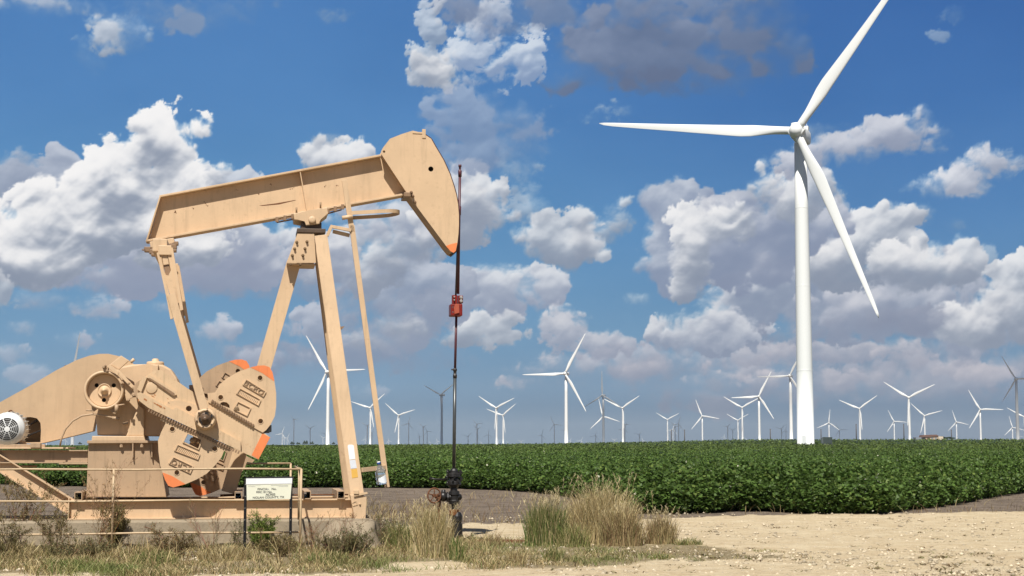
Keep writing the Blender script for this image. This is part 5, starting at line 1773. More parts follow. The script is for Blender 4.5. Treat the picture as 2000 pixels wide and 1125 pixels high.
# ---- pedestal, beams, brace, base rails
PB = 0.56
bm = bmesh.new()
F = LL([(172.5, 864.5), (308, 864.5), (313, 900), (325, 971), (168.5, 971)], PB)
prism(bm, F, -PB, PB, 0.012)
pd = part('pedestal', bm, M_paint2)
bm = bmesh.new()
F = LL([(170, 866), (170.5, 860.5), (316, 860.5), (317, 865)], PB+0.06); prism(bm, F, -PB-0.08, PB+0.08, 0.006)
part('top_flange', bm, M_paint2, pd)
bm = bmesh.new()
for px in (260, 297):
    a, b = L(px, 866, PB), L(px, 893, PB); prism(bm, [(a[0]-.008, a[1]), (a[0]+.008, a[1]), (b[0]+.008, b[1]), (b[0]-.008, b[1])], -PB-0.075, -PB)
obj_islands('stiffener', bm, M_paint2, pd)
bm = bmesh.new()
for px in (237, 277):
    a = L(px, 869, PB+0.04); tube(bm, [(a[0], -PB-0.045, a[1]-0.035), (a[0], -PB-0.045, a[1]+0.03)], 0.026, 6, True, False)
obj_islands('bolt', bm, M_paint2, pd)

def hbeam(bm, a, b, w, h, dep):
    """horizontal I-beam with its web facing the camera: a,b pixels of the top edge"""
    A = L(*a, w+dep/2); B = L(*b, w+dep/2)
    zt = (A[1]+B[1])/2
    box(bm, (A[0], -w-dep/2, zt-0.018), (B[0], -w+dep/2, zt), 0.003)
    box(bm, (A[0], -w-dep/2, zt-h), (B[0], -w+dep/2, zt-h+0.018), 0.003)
    box(bm, (A[0]+0.002, -w-0.008, zt-h+0.018), (B[0]-0.002, -w+0.008, zt-0.018))
for w in (0.50, -0.45):
    bm = bmesh.new(); hbeam(bm, (-70, 879), (171, 879), w, 0.20, 0.15); part('motor_beam', bm, M_paint2)
bm = bmesh.new()
A = L(-70, 873.5, 0.62); B = L(133, 873.5, 0.62)
box(bm, (A[0], -0.62, A[1]-0.025), (B[0], 0.5, A[1]+0.0), 0.004)
part('motor_plate', bm, M_paint)
bm = bmesh.new()
A = L3(-30, 886, 0.50); B = L3(140, 991, 0.50); d = (B-A).normalized()
ibeam(bm, A, B, (-d.z, 0, d.x), 0.16, 0.235, 0.02, 0.014); part('diagonal_brace', bm, M_paint)
bm = bmesh.new()
bar(bm, L3(70, 929, 0.3), L3(132, 973, 0.3), 0.03, 0.03); bar(bm, L3(63, 930, 0.3), L3(73, 925, 0.3), 0.02, 0.02)
tube(bm, [L3(-40, 917, -0.6), L3(170, 914, -0.6)], 0.012, 6); tube(bm, [L3(38, 911, -0.6), L3(72, 911, -0.6)], 0.02, 6)
obj_islands('brace_rod', bm, M_paint, pump)
for s in (1, -1):
    w = 0.66*s
    bm = bmesh.new()
    A = L(136, 976.5, 0.74); B = L(690, 975, 0.74); zt = (A[1]+B[1])/2; zb = L(400, 1013.5, 0.74)[1]
    box(bm, (A[0], -w-0.09, zt-0.02), (B[0], -w+0.09, zt), 0.003)
    box(bm, (A[0], -w-0.09, zb), (B[0], -w+0.09, zb+0.02), 0.003)
    box(bm, (A[0]+0.003, -w-0.009, zb+0.02), (B[0]-0.003, -w+0.009, zt-0.02))
    br = part('base_rail', bm, M_paint)
ZB, ZT = zb, zt
bm = bmesh.new(); A = L(135, 990, 0.76); box(bm, (A[0]-0.02, -0.76, ZB), (A[0], 0.76, ZT+0.03), 0.003); part('end_plate', bm, M_paint)
for px in (153.5, 466, 600, 666):
    bm = bmesh.new()
    A = L(px, 955, 0.76)
    hw, hh = 0.058, 0.125
    o_ = [(A[0]-hw, ZT), (A[0]+hw, ZT), (A[0]+hw, ZT+hh), (A[0]-hw, ZT+hh)]
    i_ = [(A[0]-hw+.012, ZT+.012), (A[0]+hw-.012, ZT+.012), (A[0]+hw-.012, ZT+hh-.012), (A[0]-hw+.012, ZT+hh-.012)]
    slab(bm, o_, [i_], -0.78, 0.78)
    part('cross_member', bm, M_paint2)
# clutter between the rails behind the weights
bm = bmesh.new()
tube(bm, [L3(430, 968, 0.2), L3(470, 966, 0.2)], 0.02, 8); tube(bm, [L3(520, 967, 0.0), L3(680, 966, 0.0)], 0.012, 8)
obj_islands('conduit', bm, M_rust, pump)

# ---- pad: concrete base under the unit
def m_conc():
    m, nt, bs = newmat('concrete')
    n1 = noise(nt, 1.3, 7, 0.65); n2 = noise(nt, 12, 7, 0.7)
    c = mix(nt, n1.outputs[0], (0.24, 0.195, 0.14), (0.36, 0.295, 0.205))
    c = mix(nt, ramp(nt, n2.outputs[0], [(0.5, 0), (0.75, 0.6)]).outputs[0], c, (0.16, 0.13, 0.095))
    nt.links.new(c, bs.inputs['Base Color']); bs.inputs['Roughness'].default_value = 0.95; bs.inputs['Specular IOR Level'].default_value = 0.1
    nt.links.new(bump(nt, n2.outputs[0], 0.6, 0.02), bs.inputs['Normal'])
    return m
Mcon = m_conc()
pad = empty('concrete_pad', O, TH)
tag(pad, 'long low cast concrete foundation under the tan pumping unit', 'concrete pad')
bm = bmesh.new()
xr = L(745, 1014, 1.05)[0]; xl = L(-120, 1014, 1.05)[0]
zc = ZB - 0.003
NX = 90
rr = np.random.default_rng(2)
F0 = []; 
prof = lambda u: [(-1.12, -0.15), (-1.10+0.015*math.sin(u*9), 0.1), (-1.08, zc-0.03), (-1.05, zc), (1.05, zc), (1.08, zc-0.03), (1.12, -0.15)]
rings = []
for i in range(NX+1):
    t = i/NX; X = xl+(xr-xl)*t
    p = prof(X)
    e = max(0, (t-0.965)/0.035)
    ring = [bm.verts.new((X+0.02*math.sin(z_*40), y_*(1-0.12*e*e)+0.012*math.sin(X*7+y_*3), z_ if z_ < zc-0.01 else z_-0.10*e*e)) for y_, z_ in p]
    rings.append(ring)
for i in range(NX):
    for k in range(len(rings[0])-1): bm.faces.new((rings[i][k], rings[i+1][k], rings[i+1][k+1], rings[i][k+1]))
bm.faces.new(rings[0]); bm.faces.new(rings[-1][::-1])
obj('slab', bm, Mcon, pad)
# poured apron that slopes down at the right front corner
bm = bmesh.new()
xa = L(602, 1014, 1.1)[0]; xm = L(650, 1014, 1.1)[0]
V = [(xa-0.25, -1.08, -0.12), (xm, -1.08, zc-0.005), (xr-0.12, -1.08, zc-0.02), (xr+0.10, -1.0, -0.12), (xa+0.3, -1.75, -0.12), (xm+0.35, -1.45, 0.16), (xr-0.25, -1.42, 0.2), (xr-0.05, -1.6, -0.12)]
vs = [bm.verts.new(v) for v in V]
for f in ((0, 1, 5, 4), (1, 2, 6, 5), (2, 3, 7, 6), (4, 5, 6, 7), (0, 3, 2, 1), (0, 4, 7, 3)): bm.faces.new([vs[i] for i in f])
bmesh.ops.subdivide_edges(bm, edges=bm.edges[:], cuts=5, use_grid_fill=True)
for v in bm.verts: v.co += Vector((0.02*math.sin(v.co.z*17+v.co.x*9), 0.025*math.sin(v.co.x*8+v.co.z*11), 0.015*math.sin(v.co.x*13+v.co.y*9)))
for f in bm.faces: f.smooth = True
obj('apron', bm, Mcon, pad)

# ---- pipe railing round the unit
rail = empty('pipe_railing', O, TH)
tag(rail, 'low tan pipe railing running in front of the pumping unit', 'railing')
WR = 1.85
Mrail = paint('railing_paint', (0.52, 0.38, 0.23), 0.5, 0.4)
xl = L(-60, 916, WR)[0]; xr = L(587.5, 916, WR)[0]
zs = [L(300, 916.5, WR)[1], L(300, 978, WR)[1], L(300, 1041.5, WR)[1]]
for i, zz in enumerate(zs):
    bm = bmesh.new(); tube(bm, [(xl+(xr-xl)*k/6, -WR+0.004*math.sin(k*2.1), zz+0.006*math.sin(k*1.7+i)) for k in range(7)], 0.0145, 8)
    obj('rail', bm, Mrail, rail)
for px in (-40, 221, 587.5):
    bm = bmesh.new(); X = L(px, 950, WR)[0]; tube(bm, [(X, -WR, -0.05), (X+0.004, -WR, zs[0])], 0.018, 8); obj('post', bm, Mrail, rail)
bm = bmesh.new(); tube(bm, [(xr, -WR, zs[0]), (xr, -0.6, zs[0]-0.01), (xr, 0.9, zs[0])], 0.0165, 8); obj('rail', bm, Mrail, rail)
bm = bmesh.new(); tube(bm, [(xr, -WR, zs[1]), (xr+0.0, -1.2, zs[1]+0.0)], 0.0165, 8); obj('rail', bm, Mrail, rail)
bm = bmesh.new(); tube(bm, [(xr-0.0, -1.14, zc+0.0), (xr, -1.14, zs[0])], 0.016, 8); obj('post', bm, Mrail, rail)
xf, zf = L(568, 905, -1.85)
bm = bmesh.new(); tube(bm, [(xf, 1.85, 0), (xf, 1.85, zf)], 0.018, 8); obj('post', bm, Mrail, rail)
bm = bmesh.new(); x2 = L(470, 905, -1.85)[0]; tube(bm, [(xf, 1.85, zf), (x2-3, 1.85, zf)], 0.0165, 8); obj('rail', bm, Mrail, rail)
# ------------------------------------------------------------------ rod string hanging from the horsehead
rod = empty('rod_string', O + Vector((0, 0, 1.25)), TH)
tag(rod, 'maroon and black polished rod with red clamps hanging from the horsehead into the wellhead', 'polished rod')
def R3(px, py, w=0.0):
    v = L3(px, py, w); return v - Vector((0, 0, 1.25))
def rpart(name, bm, mat, parent=None): return obj(name, bm, mat, parent or rod)
bm = bmesh.new(); tube(bm, [R3(898.3, 334), R3(896.5, 450), R3(894.8, 574)], 0.022, 12); lathe(bm, [(0.03, 0), (0.03, 0.10), (0.018, 0.11), (0.018, 0.16), (0.026, 0.16), (0.026, 0.2)], R3(898.3, 345), 'Z', 12)
tube(bm, [R3(896.8, 403), R3(896.4, 420)], 0.034, 12)
rpart('upper_rod', bm, M_maroon)
for w in (0.09, -0.09):
    bm = bmesh.new(); tube(bm, [R3(896.5, 415, w), R3(894, 470, w), R3(890.2, 577, w*1.0)], 0.015, 8); rpart('wireline', bm, plain('wire_rope', (0.05, 0.022, 0.025), 0.5, 0.2, 0.5, 0.3, 60))
bm = bmesh.new()
a = R3(881.5, 594, 0.1); 
def rbox(bm, x0, y0, x1, y1, w0, w1, bev=0.008):
    A = R3(x0, y0, w0); B = R3(x1, y1, w0); box(bm, (A.x, -w0, B.z), (B.x, -w1, A.z), bev)
rbox(bm, 880.5, 593, 903.5, 617, 0.14, -0.14, 0.02)
cbar = rpart('carrier_bar', bm, M_red)
bm = bmesh.new(); rbox(bm, 883.5, 576, 893.5, 594, 0.10, 0.0, 0.01); rpart('clamp', bm, M_red, cbar)
bm = bmesh.new(); rbox(bm, 895, 577, 904.5, 592, 0.08, -0.10, 0.01); rpart('clamp', bm, M_red, cbar)
bm = bmesh.new()
for px, py, r_ in ((900.5, 581, .028), (900.5, 588, .028), (887, 580, .014), (887, 586, .014), (884, 600, .02), (884, 610, .02)):
    v = R3(px, py, 0.11); lathe(bm, [(r_, -0.09), (r_, -0.135), (r_*0.7, -0.14)], (v.x, 0, v.z), 'Y', 6, False)
rpart('clamp_bolt', bm, plain('bright_bolt', (0.5, 0.45, 0.42), 0.3, 0.5), cbar)
bm = bmesh.new(); v = R3(891, 604, 0.14)
prism(bm, [(v.x-0.03, v.z-0.08), (v.x+0.05, v.z-0.06), (v.x+0.045, v.z+0.09), (v.x-0.02, v.z+0.085), (v.x-0.04, v.z+0.02)], -0.165, -0.138, 0.006)
rpart('sleeve', bm, paint('red_worn', (0.40, 0.09, 0.05), 0.45, 0.5), cbar)
bm = bmesh.new()
for dx in (0.0, 0.02): 
    rbox(bm, 879, 598, 881.5, 602, 0.12, 0.05, 0.003); rbox(bm, 903, 605, 906, 608, 0.12, 0.05, 0.003)
bm.free()
bm = bmesh.new(); tube(bm, [R3(891.3, 617), R3(888.8, 722)], 0.0205, 12); rpart('polished_rod', bm, M_maroon)
bm = bmesh.new(); v = R3(888.6, 738); lathe(bm, [(0.022, 0), (0.034, 0.0), (0.034, 0.05), (0.026, 0.055), (0.026, 0.11), (0.033, 0.115), (0.033, 0.15), (0.02, 0.155)], v, 'Z', 12); tube(bm, [v+Vector((-0.06, 0, 0.135)), v+Vector((0.0, 0, 0.135))], 0.012, 6)
rpart('coupling', bm, M_grease)
bm = bmesh.new(); tube(bm, [R3(888.5, 738), R3(886.5, 916)], 0.028, 12); rpart('lower_rod', bm, plain('oily_rod', (0.07, 0.075, 0.075), 0.35, 0.3, 0.6))

# ------------------------------------------------------------------ wellhead
wh = empty('wellhead', O, TH)
tag(wh, 'greasy black wellhead with a rusty handwheel standing in dry grass', 'wellhead')
M_oil = plain('oily_iron', (0.018, 0.016, 0.015), 0.42, 0.2, 0.6, 0.45, 14)
def wz(py): return L(886, py)[1]
def wx(px, py=960): return L(px, py)[0]
bm = bmesh.new()
x = wx(886.5)
lathe(bm, [(0.03, wz(914)), (0.05, wz(916)), (0.065, wz(919)), (0.07, wz(923)), (0.10, wz(926)), (0.105, wz(931)), (0.07, wz(933)), (0.085, wz(938)), (0.11, wz(941)), (0.115, wz(946)), (0.08, wz(950)), (0.055, wz(953)), (0.06, wz(959))], (x, 0, 0), 'Z', 18, False)
sbx = obj('stuffing_box', bm, M_oil, wh)
bm = bmesh.new()
for k, (dx, py) in enumerate(((-0.10, 922), (0.105, 923), (-0.11, 932), (0.11, 936), (-0.10, 944), (0.09, 946), (0.0, 930), (-0.03, 939), (0.05, 941))):
    y = -0.10 if abs(dx) < 0.08 else -0.02
    tube(bm, [(x+dx, y, wz(py)-0.035), (x+dx, y, wz(py)+0.045)], 0.021, 6, True, False)
    tube(bm, [(x+dx*0.6, y*0.4, wz(py)), (x+dx*1.25, y*1.4, wz(py)+0.01)], 0.016, 6)
obj_islands('bolt', bm, M_oil, sbx)
bm = bmesh.new(); tube(bm, [(x-0.10, 0, wz(936)), (x-0.32, 0, wz(937)+0.01), (x-0.40, 0.02, wz(934))], [0.014, 0.012, 0.02], 8); obj('grease_fitting', bm, M_oil, sbx)
bm = bmesh.new()
lathe(bm, [(0.05, wz(958)), (0.085, wz(960)), (0.09, wz(966)), (0.075, wz(968)), (0.075, wz(976)), (0.09, wz(978)), (0.085, wz(984)), (0.045, wz(986)), (0.045, wz(998))], (x+0.005, 0, 0), 'Z', 18, False)
zt = wz(971)
tube(bm, [(x+0.02, 0, zt), (x+0.115, -0.0, zt)], [0.06, 0.05], 12); tube(bm, [(x+0.10, 0, zt), (x+0.13, 0, zt)], 0.03, 6)
obj('tee', bm, M_oil, wh)
bm = bmesh.new()
tube(bm, [(x, 0, zt), (x-0.10, 0, zt)], 0.05, 12)
tube(bm, [(x-0.09, 0, zt), (x-0.12, 0, zt)], 0.085, 8, True, False)
tube(bm, [(x-0.12, 0, zt), (x-0.18, -0.0, zt+0.01), (x-0.23, 0, zt)], [0.065, 0.085, 0.06], 14)
tube(bm, [(x-0.23, 0, zt), (x-0.25, 0, zt)], 0.075, 8, True, False)
tube(bm, [(x-0.17, 0, zt+0.05), (x-0.17, 0, zt+0.12)], [0.045, 0.03], 8)
obj('gate_valve', bm, M_oil, wh)
bm = bmesh.new(); tube(bm, [(x-0.24, 0, zt), (x-0.27, -0.10, zt-0.002), (x-0.30, -0.13, zt-0.005)], [0.05, 0.035, 0.02], 10); obj('valve_stem', bm, M_rust, wh)
# handwheel, turned three quarters to the camera
xc, zc_ = wx(845.8, 967), wz(967)
hwl = empty('handwheel', (xc, -0.16, zc_)); hwl.parent = wh; hwl.rotation_euler = (0, 0, R(16))
bm = bmesh.new()
pts = [(0.112*math.cos(t), 0, 0.116*math.sin(t)) for t in np.linspace(0, 2*math.pi, 33)]
tube(bm, pts, 0.0125, 8, False); obj('rim', bm, M_rust, hwl)
bm = bmesh.new()
for k in range(5):
    a = k*2*math.pi/5 + 0.3; tube(bm, [(0, 0.015, 0), (0.06*math.cos(a), -0.005, 0.06*math.sin(a)), (0.11*math.cos(a), 0, 0.11*math.sin(a))], 0.009, 6)
lathe(bm, [(0.028, -0.02), (0.028, 0.03)], (0, 0, 0), 'Y', 8)
obj('spoke', bm, M_rust, hwl)
bm = bmesh.new(); tube(bm, [(xc+0.03, -0.15, zc_), (x-0.24, -0.02, zt)], [0.02, 0.045], 10); obj('bonnet', bm, M_rust, wh)
bm = bmesh.new()
lathe(bm, [(0.045, wz(1008)), (0.075, wz(1006)), (0.078, wz(996)), (0.055, wz(995)), (0.04, wz(995))], (x+0.005, 0, 0), 'Z', 6, False)
obj('rusty_nut', bm, paint('orange_rust', (0.20, 0.08, 0.025), 0.85, 0.8, 0, (0.10, 0.04, 0.02)), wh)
bm = bmesh.new()
xq = x+0.055
lathe(bm, [(0.05, wz(1000)), (0.07, wz(1003)), (0.085, wz(1008)), (0.086, wz(1018)), (0.072, wz(1019)), (0.072, wz(1022)), (0.088, wz(1023)), (0.09, wz(1044)), (0.105, wz(1045)), (0.105, wz(1049)), (0.08, wz(1050)), (0.08, -0.1)], (xq, 0, 0), 'Z', 20, False)
obj('casing_head', bm, M_oil, wh)
bm = bmesh.new()
xp = wx(857, 1000)
tube(bm, [(xp, -0.05, -0.08), (xp+0.006, -0.05, 0.35), (xp, -0.05, 0.62), (xp+0.01, -0.04, 0.78)], [0.032, 0.030, 0.030, 0.02], 10)
tube(bm, [(xp-0.02, -0.05, 0.25), (x+0.0, -0.0, 0.24)], 0.03, 10); tube(bm, [(xp, -0.05, 0.33), (xp+0.09, -0.06, 0.33)], 0.018, 8)
lathe(bm, [(0.045, 0.30), (0.05, 0.33), (0.05, 0.38), (0.03, 0.40)], (xp, -0.05, 0), 'Z', 8, False)
obj('bleed_line', bm, M_rust, wh)
bm = bmesh.new(); tube(bm, [(xp-0.02, -0.05, 0.78), (xp-0.18, -0.2, 0.48), (xp-0.36, -0.4, 0.16), (xp-0.5, -0.55, 0.03)], 0.006, 6); obj('wire', bm, M_rust, wh)

# ------------------------------------------------------------------ water bottle hung on the ladder
bo = empty('water_bottle', (0, 0, 0), TH)
bl = L3(746, 946, 0.42); tl = L3(740, 904, 0.42)
wl = O + EX*bl.x + EY*bl.y + Vector((0, 0, bl.z))
bo.location = wl
bo.rotation_euler = (0, -R(9), TH)
tag(bo, 'big clear plastic water bottle with a blue cap hanging from the foot of the ladder', 'bottle')
m, nt, bs = newmat('clear_plastic')
bs.inputs['Transmission Weight'].default_value = 0.9; bs.inputs['Roughness'].default_value = 0.12; bs.inputs['IOR'].default_value = 1.12; bs.inputs['Base Color'].default_value = (0.86, 0.92, 0.94, 1)
bm = bmesh.new(); lathe(bm, [(0.03, 0.006), (0.074, 0.0), (0.083, 0.02), (0.083, 0.07), (0.079, 0.075), (0.083, 0.08), (0.083, 0.15), (0.079, 0.155), (0.083, 0.16), (0.083, 0.20), (0.07, 0.25), (0.04, 0.29), (0.026, 0.30), (0.026, 0.32)], n=28)
bd = obj('bottle_body', bm, m, bo)
bm = bmesh.new(); lathe(bm, [(0.030, 0.315), (0.031, 0.345), (0.027, 0.355), (0.003, 0.356)], n=20); obj('cap', bm, plain('cap_blue', (0.04, 0.10, 0.35), 0.4), bo)
bm = bmesh.new(); lathe(bm, [(0.0285, 0.345), (0.029, 0.362), (0.02, 0.366), (0.002, 0.367)], n=20); obj('cap_top', bm, plain('cap_white', (0.75, 0.75, 0.75), 0.4), bo)
bm = bmesh.new()
n = 14
A = [(-1.35 + 1.9*k/n) for k in range(n+1)]
for k in range(n):
    a, b = A[k]-0.6, A[k+1]-0.6
    lo = lambda t: 0.035+0.02*math.sin(t*2); hi = lambda t: 0.125+0.03*math.sin(t+1)
    r_ = 0.0845
    v = [bm.verts.new((r_*math.sin(t)*1.0+0.0, -r_*math.cos(t), h)) for t, h in ((a+1.3, lo(a)), (b+1.3, lo(b)), (b+1.3, hi(b)), (a+1.3, hi(a)))]
    bm.faces.new(v)
obj('label_sheet', bm, plain('label_white', (0.78, 0.82, 0.86), 0.5), bd)
bm = bmesh.new(); tube(bm, [(0, 0, 0.305), (0.03, 0.05, 0.30), (0.06, 0.12, 0.27)], 0.004, 6); obj('hanging_wire', bm, M_rust, bo)

# ------------------------------------------------------------------ lease sign
YS = 23.4
sg = empty('lease_sign', (P(525, 1000, YS).x, YS, 0), R(0))
tag(sg, 'black framed white notice board on two black posts in front of the railing', 'sign')
def SX(px, py=960): return P(px, py, YS).x - sg.location.x
def SZ(py): return P(525, py, YS).z
M_blk = plain('black_steel', (0.012, 0.012, 0.014), 0.4, 0.2)
for px in (479.5, 568.5):
    bm = bmesh.new(); X = SX(px); box(bm, (X-0.019, -0.02, -0.12), (X+0.019, 0.02, SZ(936)), 0.003)
    p_ = obj('post', bm, M_blk, sg)
    bm = bmesh.new()
    for k in range(6): 
        z_ = 0.35+k*0.17
        lathe(bm, [(0.006, -0.0215), (0.006, -0.0205)], (X, 0, z_), 'Y', 8)
    obj('punched_hole', bm, plain('hole_light', (0.35, 0.33, 0.28), 0.8), p_)
bm = bmesh.new(); prism(bm, [(SX(480), SZ(938)), (SX(573), SZ(936.5)), (SX(573), SZ(930.5)), (SX(480), SZ(931.8))], -0.03, 0.03, 0.004); obj('top_bar', bm, M_blk, sg)
bm = bmesh.new(); prism(bm, [(SX(483), SZ(976.5)), (SX(568), SZ(974.5)), (SX(571), SZ(934)), (SX(481.5), SZ(935))], -0.034, -0.026, 0.001)
bd = obj('board', bm, plain('sign_cream', (0.72, 0.72, 0.58), 0.45, 0, 0.3, 0.04), sg)
bm = bmesh.new(); prism(bm, [(SX(481), SZ(946)), (SX(570.8), SZ(944.5)), (SX(571.2), SZ(933.5)), (SX(481), SZ(934.5))], -0.039, -0.0345, 0.001)
obj('header_strip', bm, plain('sign_white', (0.78, 0.79, 0.80), 0.4, 0, 0.3, 0.06, 30), sg)
M_ink = plain('ink', (0.03, 0.03, 0.03), 0.6)
M_faint = plain('ink_faded', (0.30, 0.30, 0.28), 0.6)
def text(s, px, py, hpx, mat, parent, name, tilt=1.2, sx=1.0):
    cu = bpy.data.curves.new(name, 'FONT'); cu.body = s; cu.size = hpx*YS/FOC*1.38; cu.extrude = 0.0006; cu.offset = 0.0009; cu.align_x = 'CENTER'; cu.align_y = 'CENTER'
    to = bpy.data.objects.new('t', cu); me = bpy.data.meshes.new_from_object(to); bpy.data.objects.remove(to)
    me.name = name; me.materials.clear(); me.materials.append(mat)
    o = bpy.data.objects.new(name, me); COL.objects.link(o); o.parent = parent
    o.location = (SX(px, py), -0.0352, SZ(py)); o.rotation_euler = (math.pi/2, -R(tilt), 0); o.scale = (sx, 1, 1)
    return o
text('FINCH', 513, 955.5, 4.2, M_ink, bd, 'lettering', sx=1.1)
text('No.', 536, 955.0, 4.2, M_ink, bd, 'lettering', sx=1.1)
text('RRC ID No.', 517, 961.0, 4.2, M_ink, bd, 'lettering', sx=1.08)
text('ACRES', 529, 966.0, 4.2, M_ink, bd, 'lettering', sx=1.1)
text('NOLAN COUNTY, TX', 525, 971.5, 4.0, M_ink, bd, 'lettering', sx=1.12)
bm = bmesh.new()
for a, b, c, d in ((530, 947.3, 564, 948.6), (545, 949.6, 564, 950.6), (486, 949.5, 500, 950.8), (486, 947.8, 510, 948.4), (522, 954, 527, 957), (522, 964.5, 526, 967.5)):
    n_ = max(2, int((c-a)/2.2))
    for k in range(n_):
        x0 = a+(c-a)*k/n_; box(bm, (SX(x0), -0.0352, SZ(d)), (SX(x0+1.4), -0.0338, SZ(b)))
obj('small_print', bm, M_faint, bd)

# ------------------------------------------------------------------ scrap on the ground
def log(name, a, b, r_, mat, lab, cat, flat=None):
    A = GP(*a); B = GP(*b)
    bm = bmesh.new()
    if flat: bar(bm, A+Vector((0, 0, flat[1]/2)), B+Vector((0, 0, flat[1]/2)), flat[0], flat[1], (0, 0, 1), 0.006)
    else:
        tube(bm, [A.lerp(B, t)+Vector((0, 0, r_*0.8+0.01*math.sin(t*9))) for t in np.linspace(0, 1, 8)], r_, 8)
    o = obj(name, bm, mat); tag(o, lab, cat); return o
log('steel_channel', (900, 1061.5), (1030, 1063), 0, M_rust, 'long rusty steel channel lying flat on the gravel right of the wellhead', 'steel beam', (0.14, 0.07))
M_old = plain('weathered_board', (0.22, 0.20, 0.175), 0.9, 0, 0.2, 0.3, 20)
log('board', (362, 1085), (408, 1081), 0, M_old, 'weathered grey board lying uppermost in the grass before the pad', 'board', (0.12, 0.05))
log('board', (372, 1091), (398, 1088), 0, M_old, 'shorter grey board lying in the grass just in front of the longer one', 'board', (0.10, 0.04))
bm = bmesh.new()
pts = [GP(262, 1088)+Vector((0, 0.6, 0.40)), GP(285, 1088)+Vector((0, 0.5, 0.36)), GP(310, 1090)+Vector((0, 0.3, 0.22)), GP(340, 1092)+Vector((0, 0.2, 0.08)), GP(372, 1093)+Vector((0, 0.1, 0.03))]
tube(bm, pts, 0.006, 6)
tag(obj('fallen_wire', bm, M_rust), 'thin rusty wire sagging from the railing into the grass', 'wire')
# ------------------------------------------------------------------ grass and weeds
M_grass = attr_mat('grass_blade', 0.7, 0.25, 0.15)
M_twig = attr_mat('dry_stem', 0.8, 0.0, 0.15)

def blades(r, x, y, z, h, w, lean, cols, bend=0.5):
    n = len(x)
    a = r.random(n)*2*np.pi
    dx, dy = np.cos(a)*lean*h, np.sin(a)*lean*h
    f = r.random(n)*2*np.pi
    ux, uy = np.cos(f)*w/2, np.sin(f)*w/2*0.6
    B = np.stack([x, y, z], -1)
    U = np.stack([ux, uy, np.zeros(n)], -1)
    D = np.stack([dx, dy, np.zeros(n)], -1)
    Z = np.stack([np.zeros(n), np.zeros(n), h], -1)
    M1 = B + D*0.22*(1-bend*0.3) + Z*0.45
    M2 = B + D*0.6 + Z*(0.82)
    T = B + D + Z*(1.0 - 0.25*bend*lean)[:, None]
    V = np.stack([B-U, B+U, M1-U*.85, M1+U*.85, M2-U*.55, M2+U*.55, T], 1).reshape(-1, 3)
    i = np.arange(n)*7
    Q = np.concatenate([np.stack([i, i+1, i+3, i+2], -1), np.stack([i+2, i+3, i+5, i+4], -1)])
    Tr = np.stack([i+4, i+5, i+6], -1)
    C = np.repeat(cols, 7, 0)
    return V, Q, Tr, C

def join(parts):
    V, Q, T, C = [], [], [], []; o = 0
    for v, q, t, c in parts:
        V.append(v); Q.append(q+o); T.append(t+o); C.append(c); o += len(v)
    return np.concatenate(V), np.concatenate(Q), np.concatenate(T), np.concatenate(C)

STRAW = np.array([0.46, 0.37, 0.19]); TAN = np.array([0.36, 0.27, 0.135]); OLIVE = np.array([0.17, 0.17, 0.06]); GREEN = np.array([0.085, 0.13, 0.032]); BROWN = np.array([0.20, 0.13, 0.07]); PALE = np.array([0.56, 0.47, 0.28])
def pick(r, n, table):
    k = r.choice(len(table), n, p=[p for p, c in table])
    c = np.array([c for p, c in table])[k]
    return c*(0.65+0.7*r.random(n))[:, None]

def build_carpet():
    r = np.random.default_rng(9)
    parts = []
    n = 190000
    px = r.uniform(-60, 1600, n); py = r.uniform(1010, 1130, n)
    y = FOC*1.6/(py-870); x = (px-1000)/FOC*y
    g = grassy(x, y)
    d = fbm(x*1.6, y*1.6, 4, 91)
    d2 = fbm(x*5, y*5, 3, 93)
    keep = (r.random(n) < g*(0.55+1.3*d+0.9*d2)*np.clip((1700-px)/900, 0.35, 1)) 
    x, y, px, py, d = x[keep], y[keep], px[keep], py[keep], d[keep]
    n = len(x)
    cl = 0.5+fbm(x*0.7, y*0.7, 3, 95)*1.1
    h = (0.04+0.10*r.random(n)**1.5)*(0.7+0.9*np.clip(cl, 0, 1.4))
    h *= np.interp(px, [0, 900, 1000, 1300, 1560], [1, 1, .8, .6, .35])
    cols = pick(r, n, [(.32, STRAW), (.28, TAN), (.17, OLIVE), (.07, GREEN), (.09, BROWN), (.07, PALE)])
    gm = np.clip(fbm(x*0.8, y*0.8, 3, 97)*2.4-0.1, 0, 1)[:, None]
    cols = cols*(1-gm*0.7)*0.95 + (GREEN*1.3)*gm*0.7
    parts.append(blades(r, x, y, np.zeros(n)+0.02, h, 0.006+0.006*r.random(n), 0.4+1.0*r.random(n), cols, 0.8))
    # taller loose stalks standing above the turf
    n = 5200
    px = r.uniform(-60, 980, n); py = r.uniform(1040, 1112, n)
    y = FOC*1.6/(py-870); x = (px-1000)/FOC*y
    k = (grassy(x, y) > 0.5) & (r.random(n) < 0.35+1.2*fbm(x*1.1, y*1.1, 3, 131)); x, y = x[k], y[k]; n = len(x)
    parts.append(blades(r, x, y, np.zeros(n), 0.15+0.30*r.random(n)**2, 0.009+0.005*r.random(n), 0.15+0.6*r.random(n), pick(r, n, [(.35, STRAW*.9), (.3, TAN), (.2, BROWN), (.15, OLIVE)]), 0.6))
    V, Q, T, C = join(parts)
    o = big_mesh('dry_grass', V, quads=Q, tris=T, mat=M_grass, color=C)
    tag(o, 'short dry straw coloured grass covering the ground before the pad', 'grass', kind='stuff')
build_carpet()

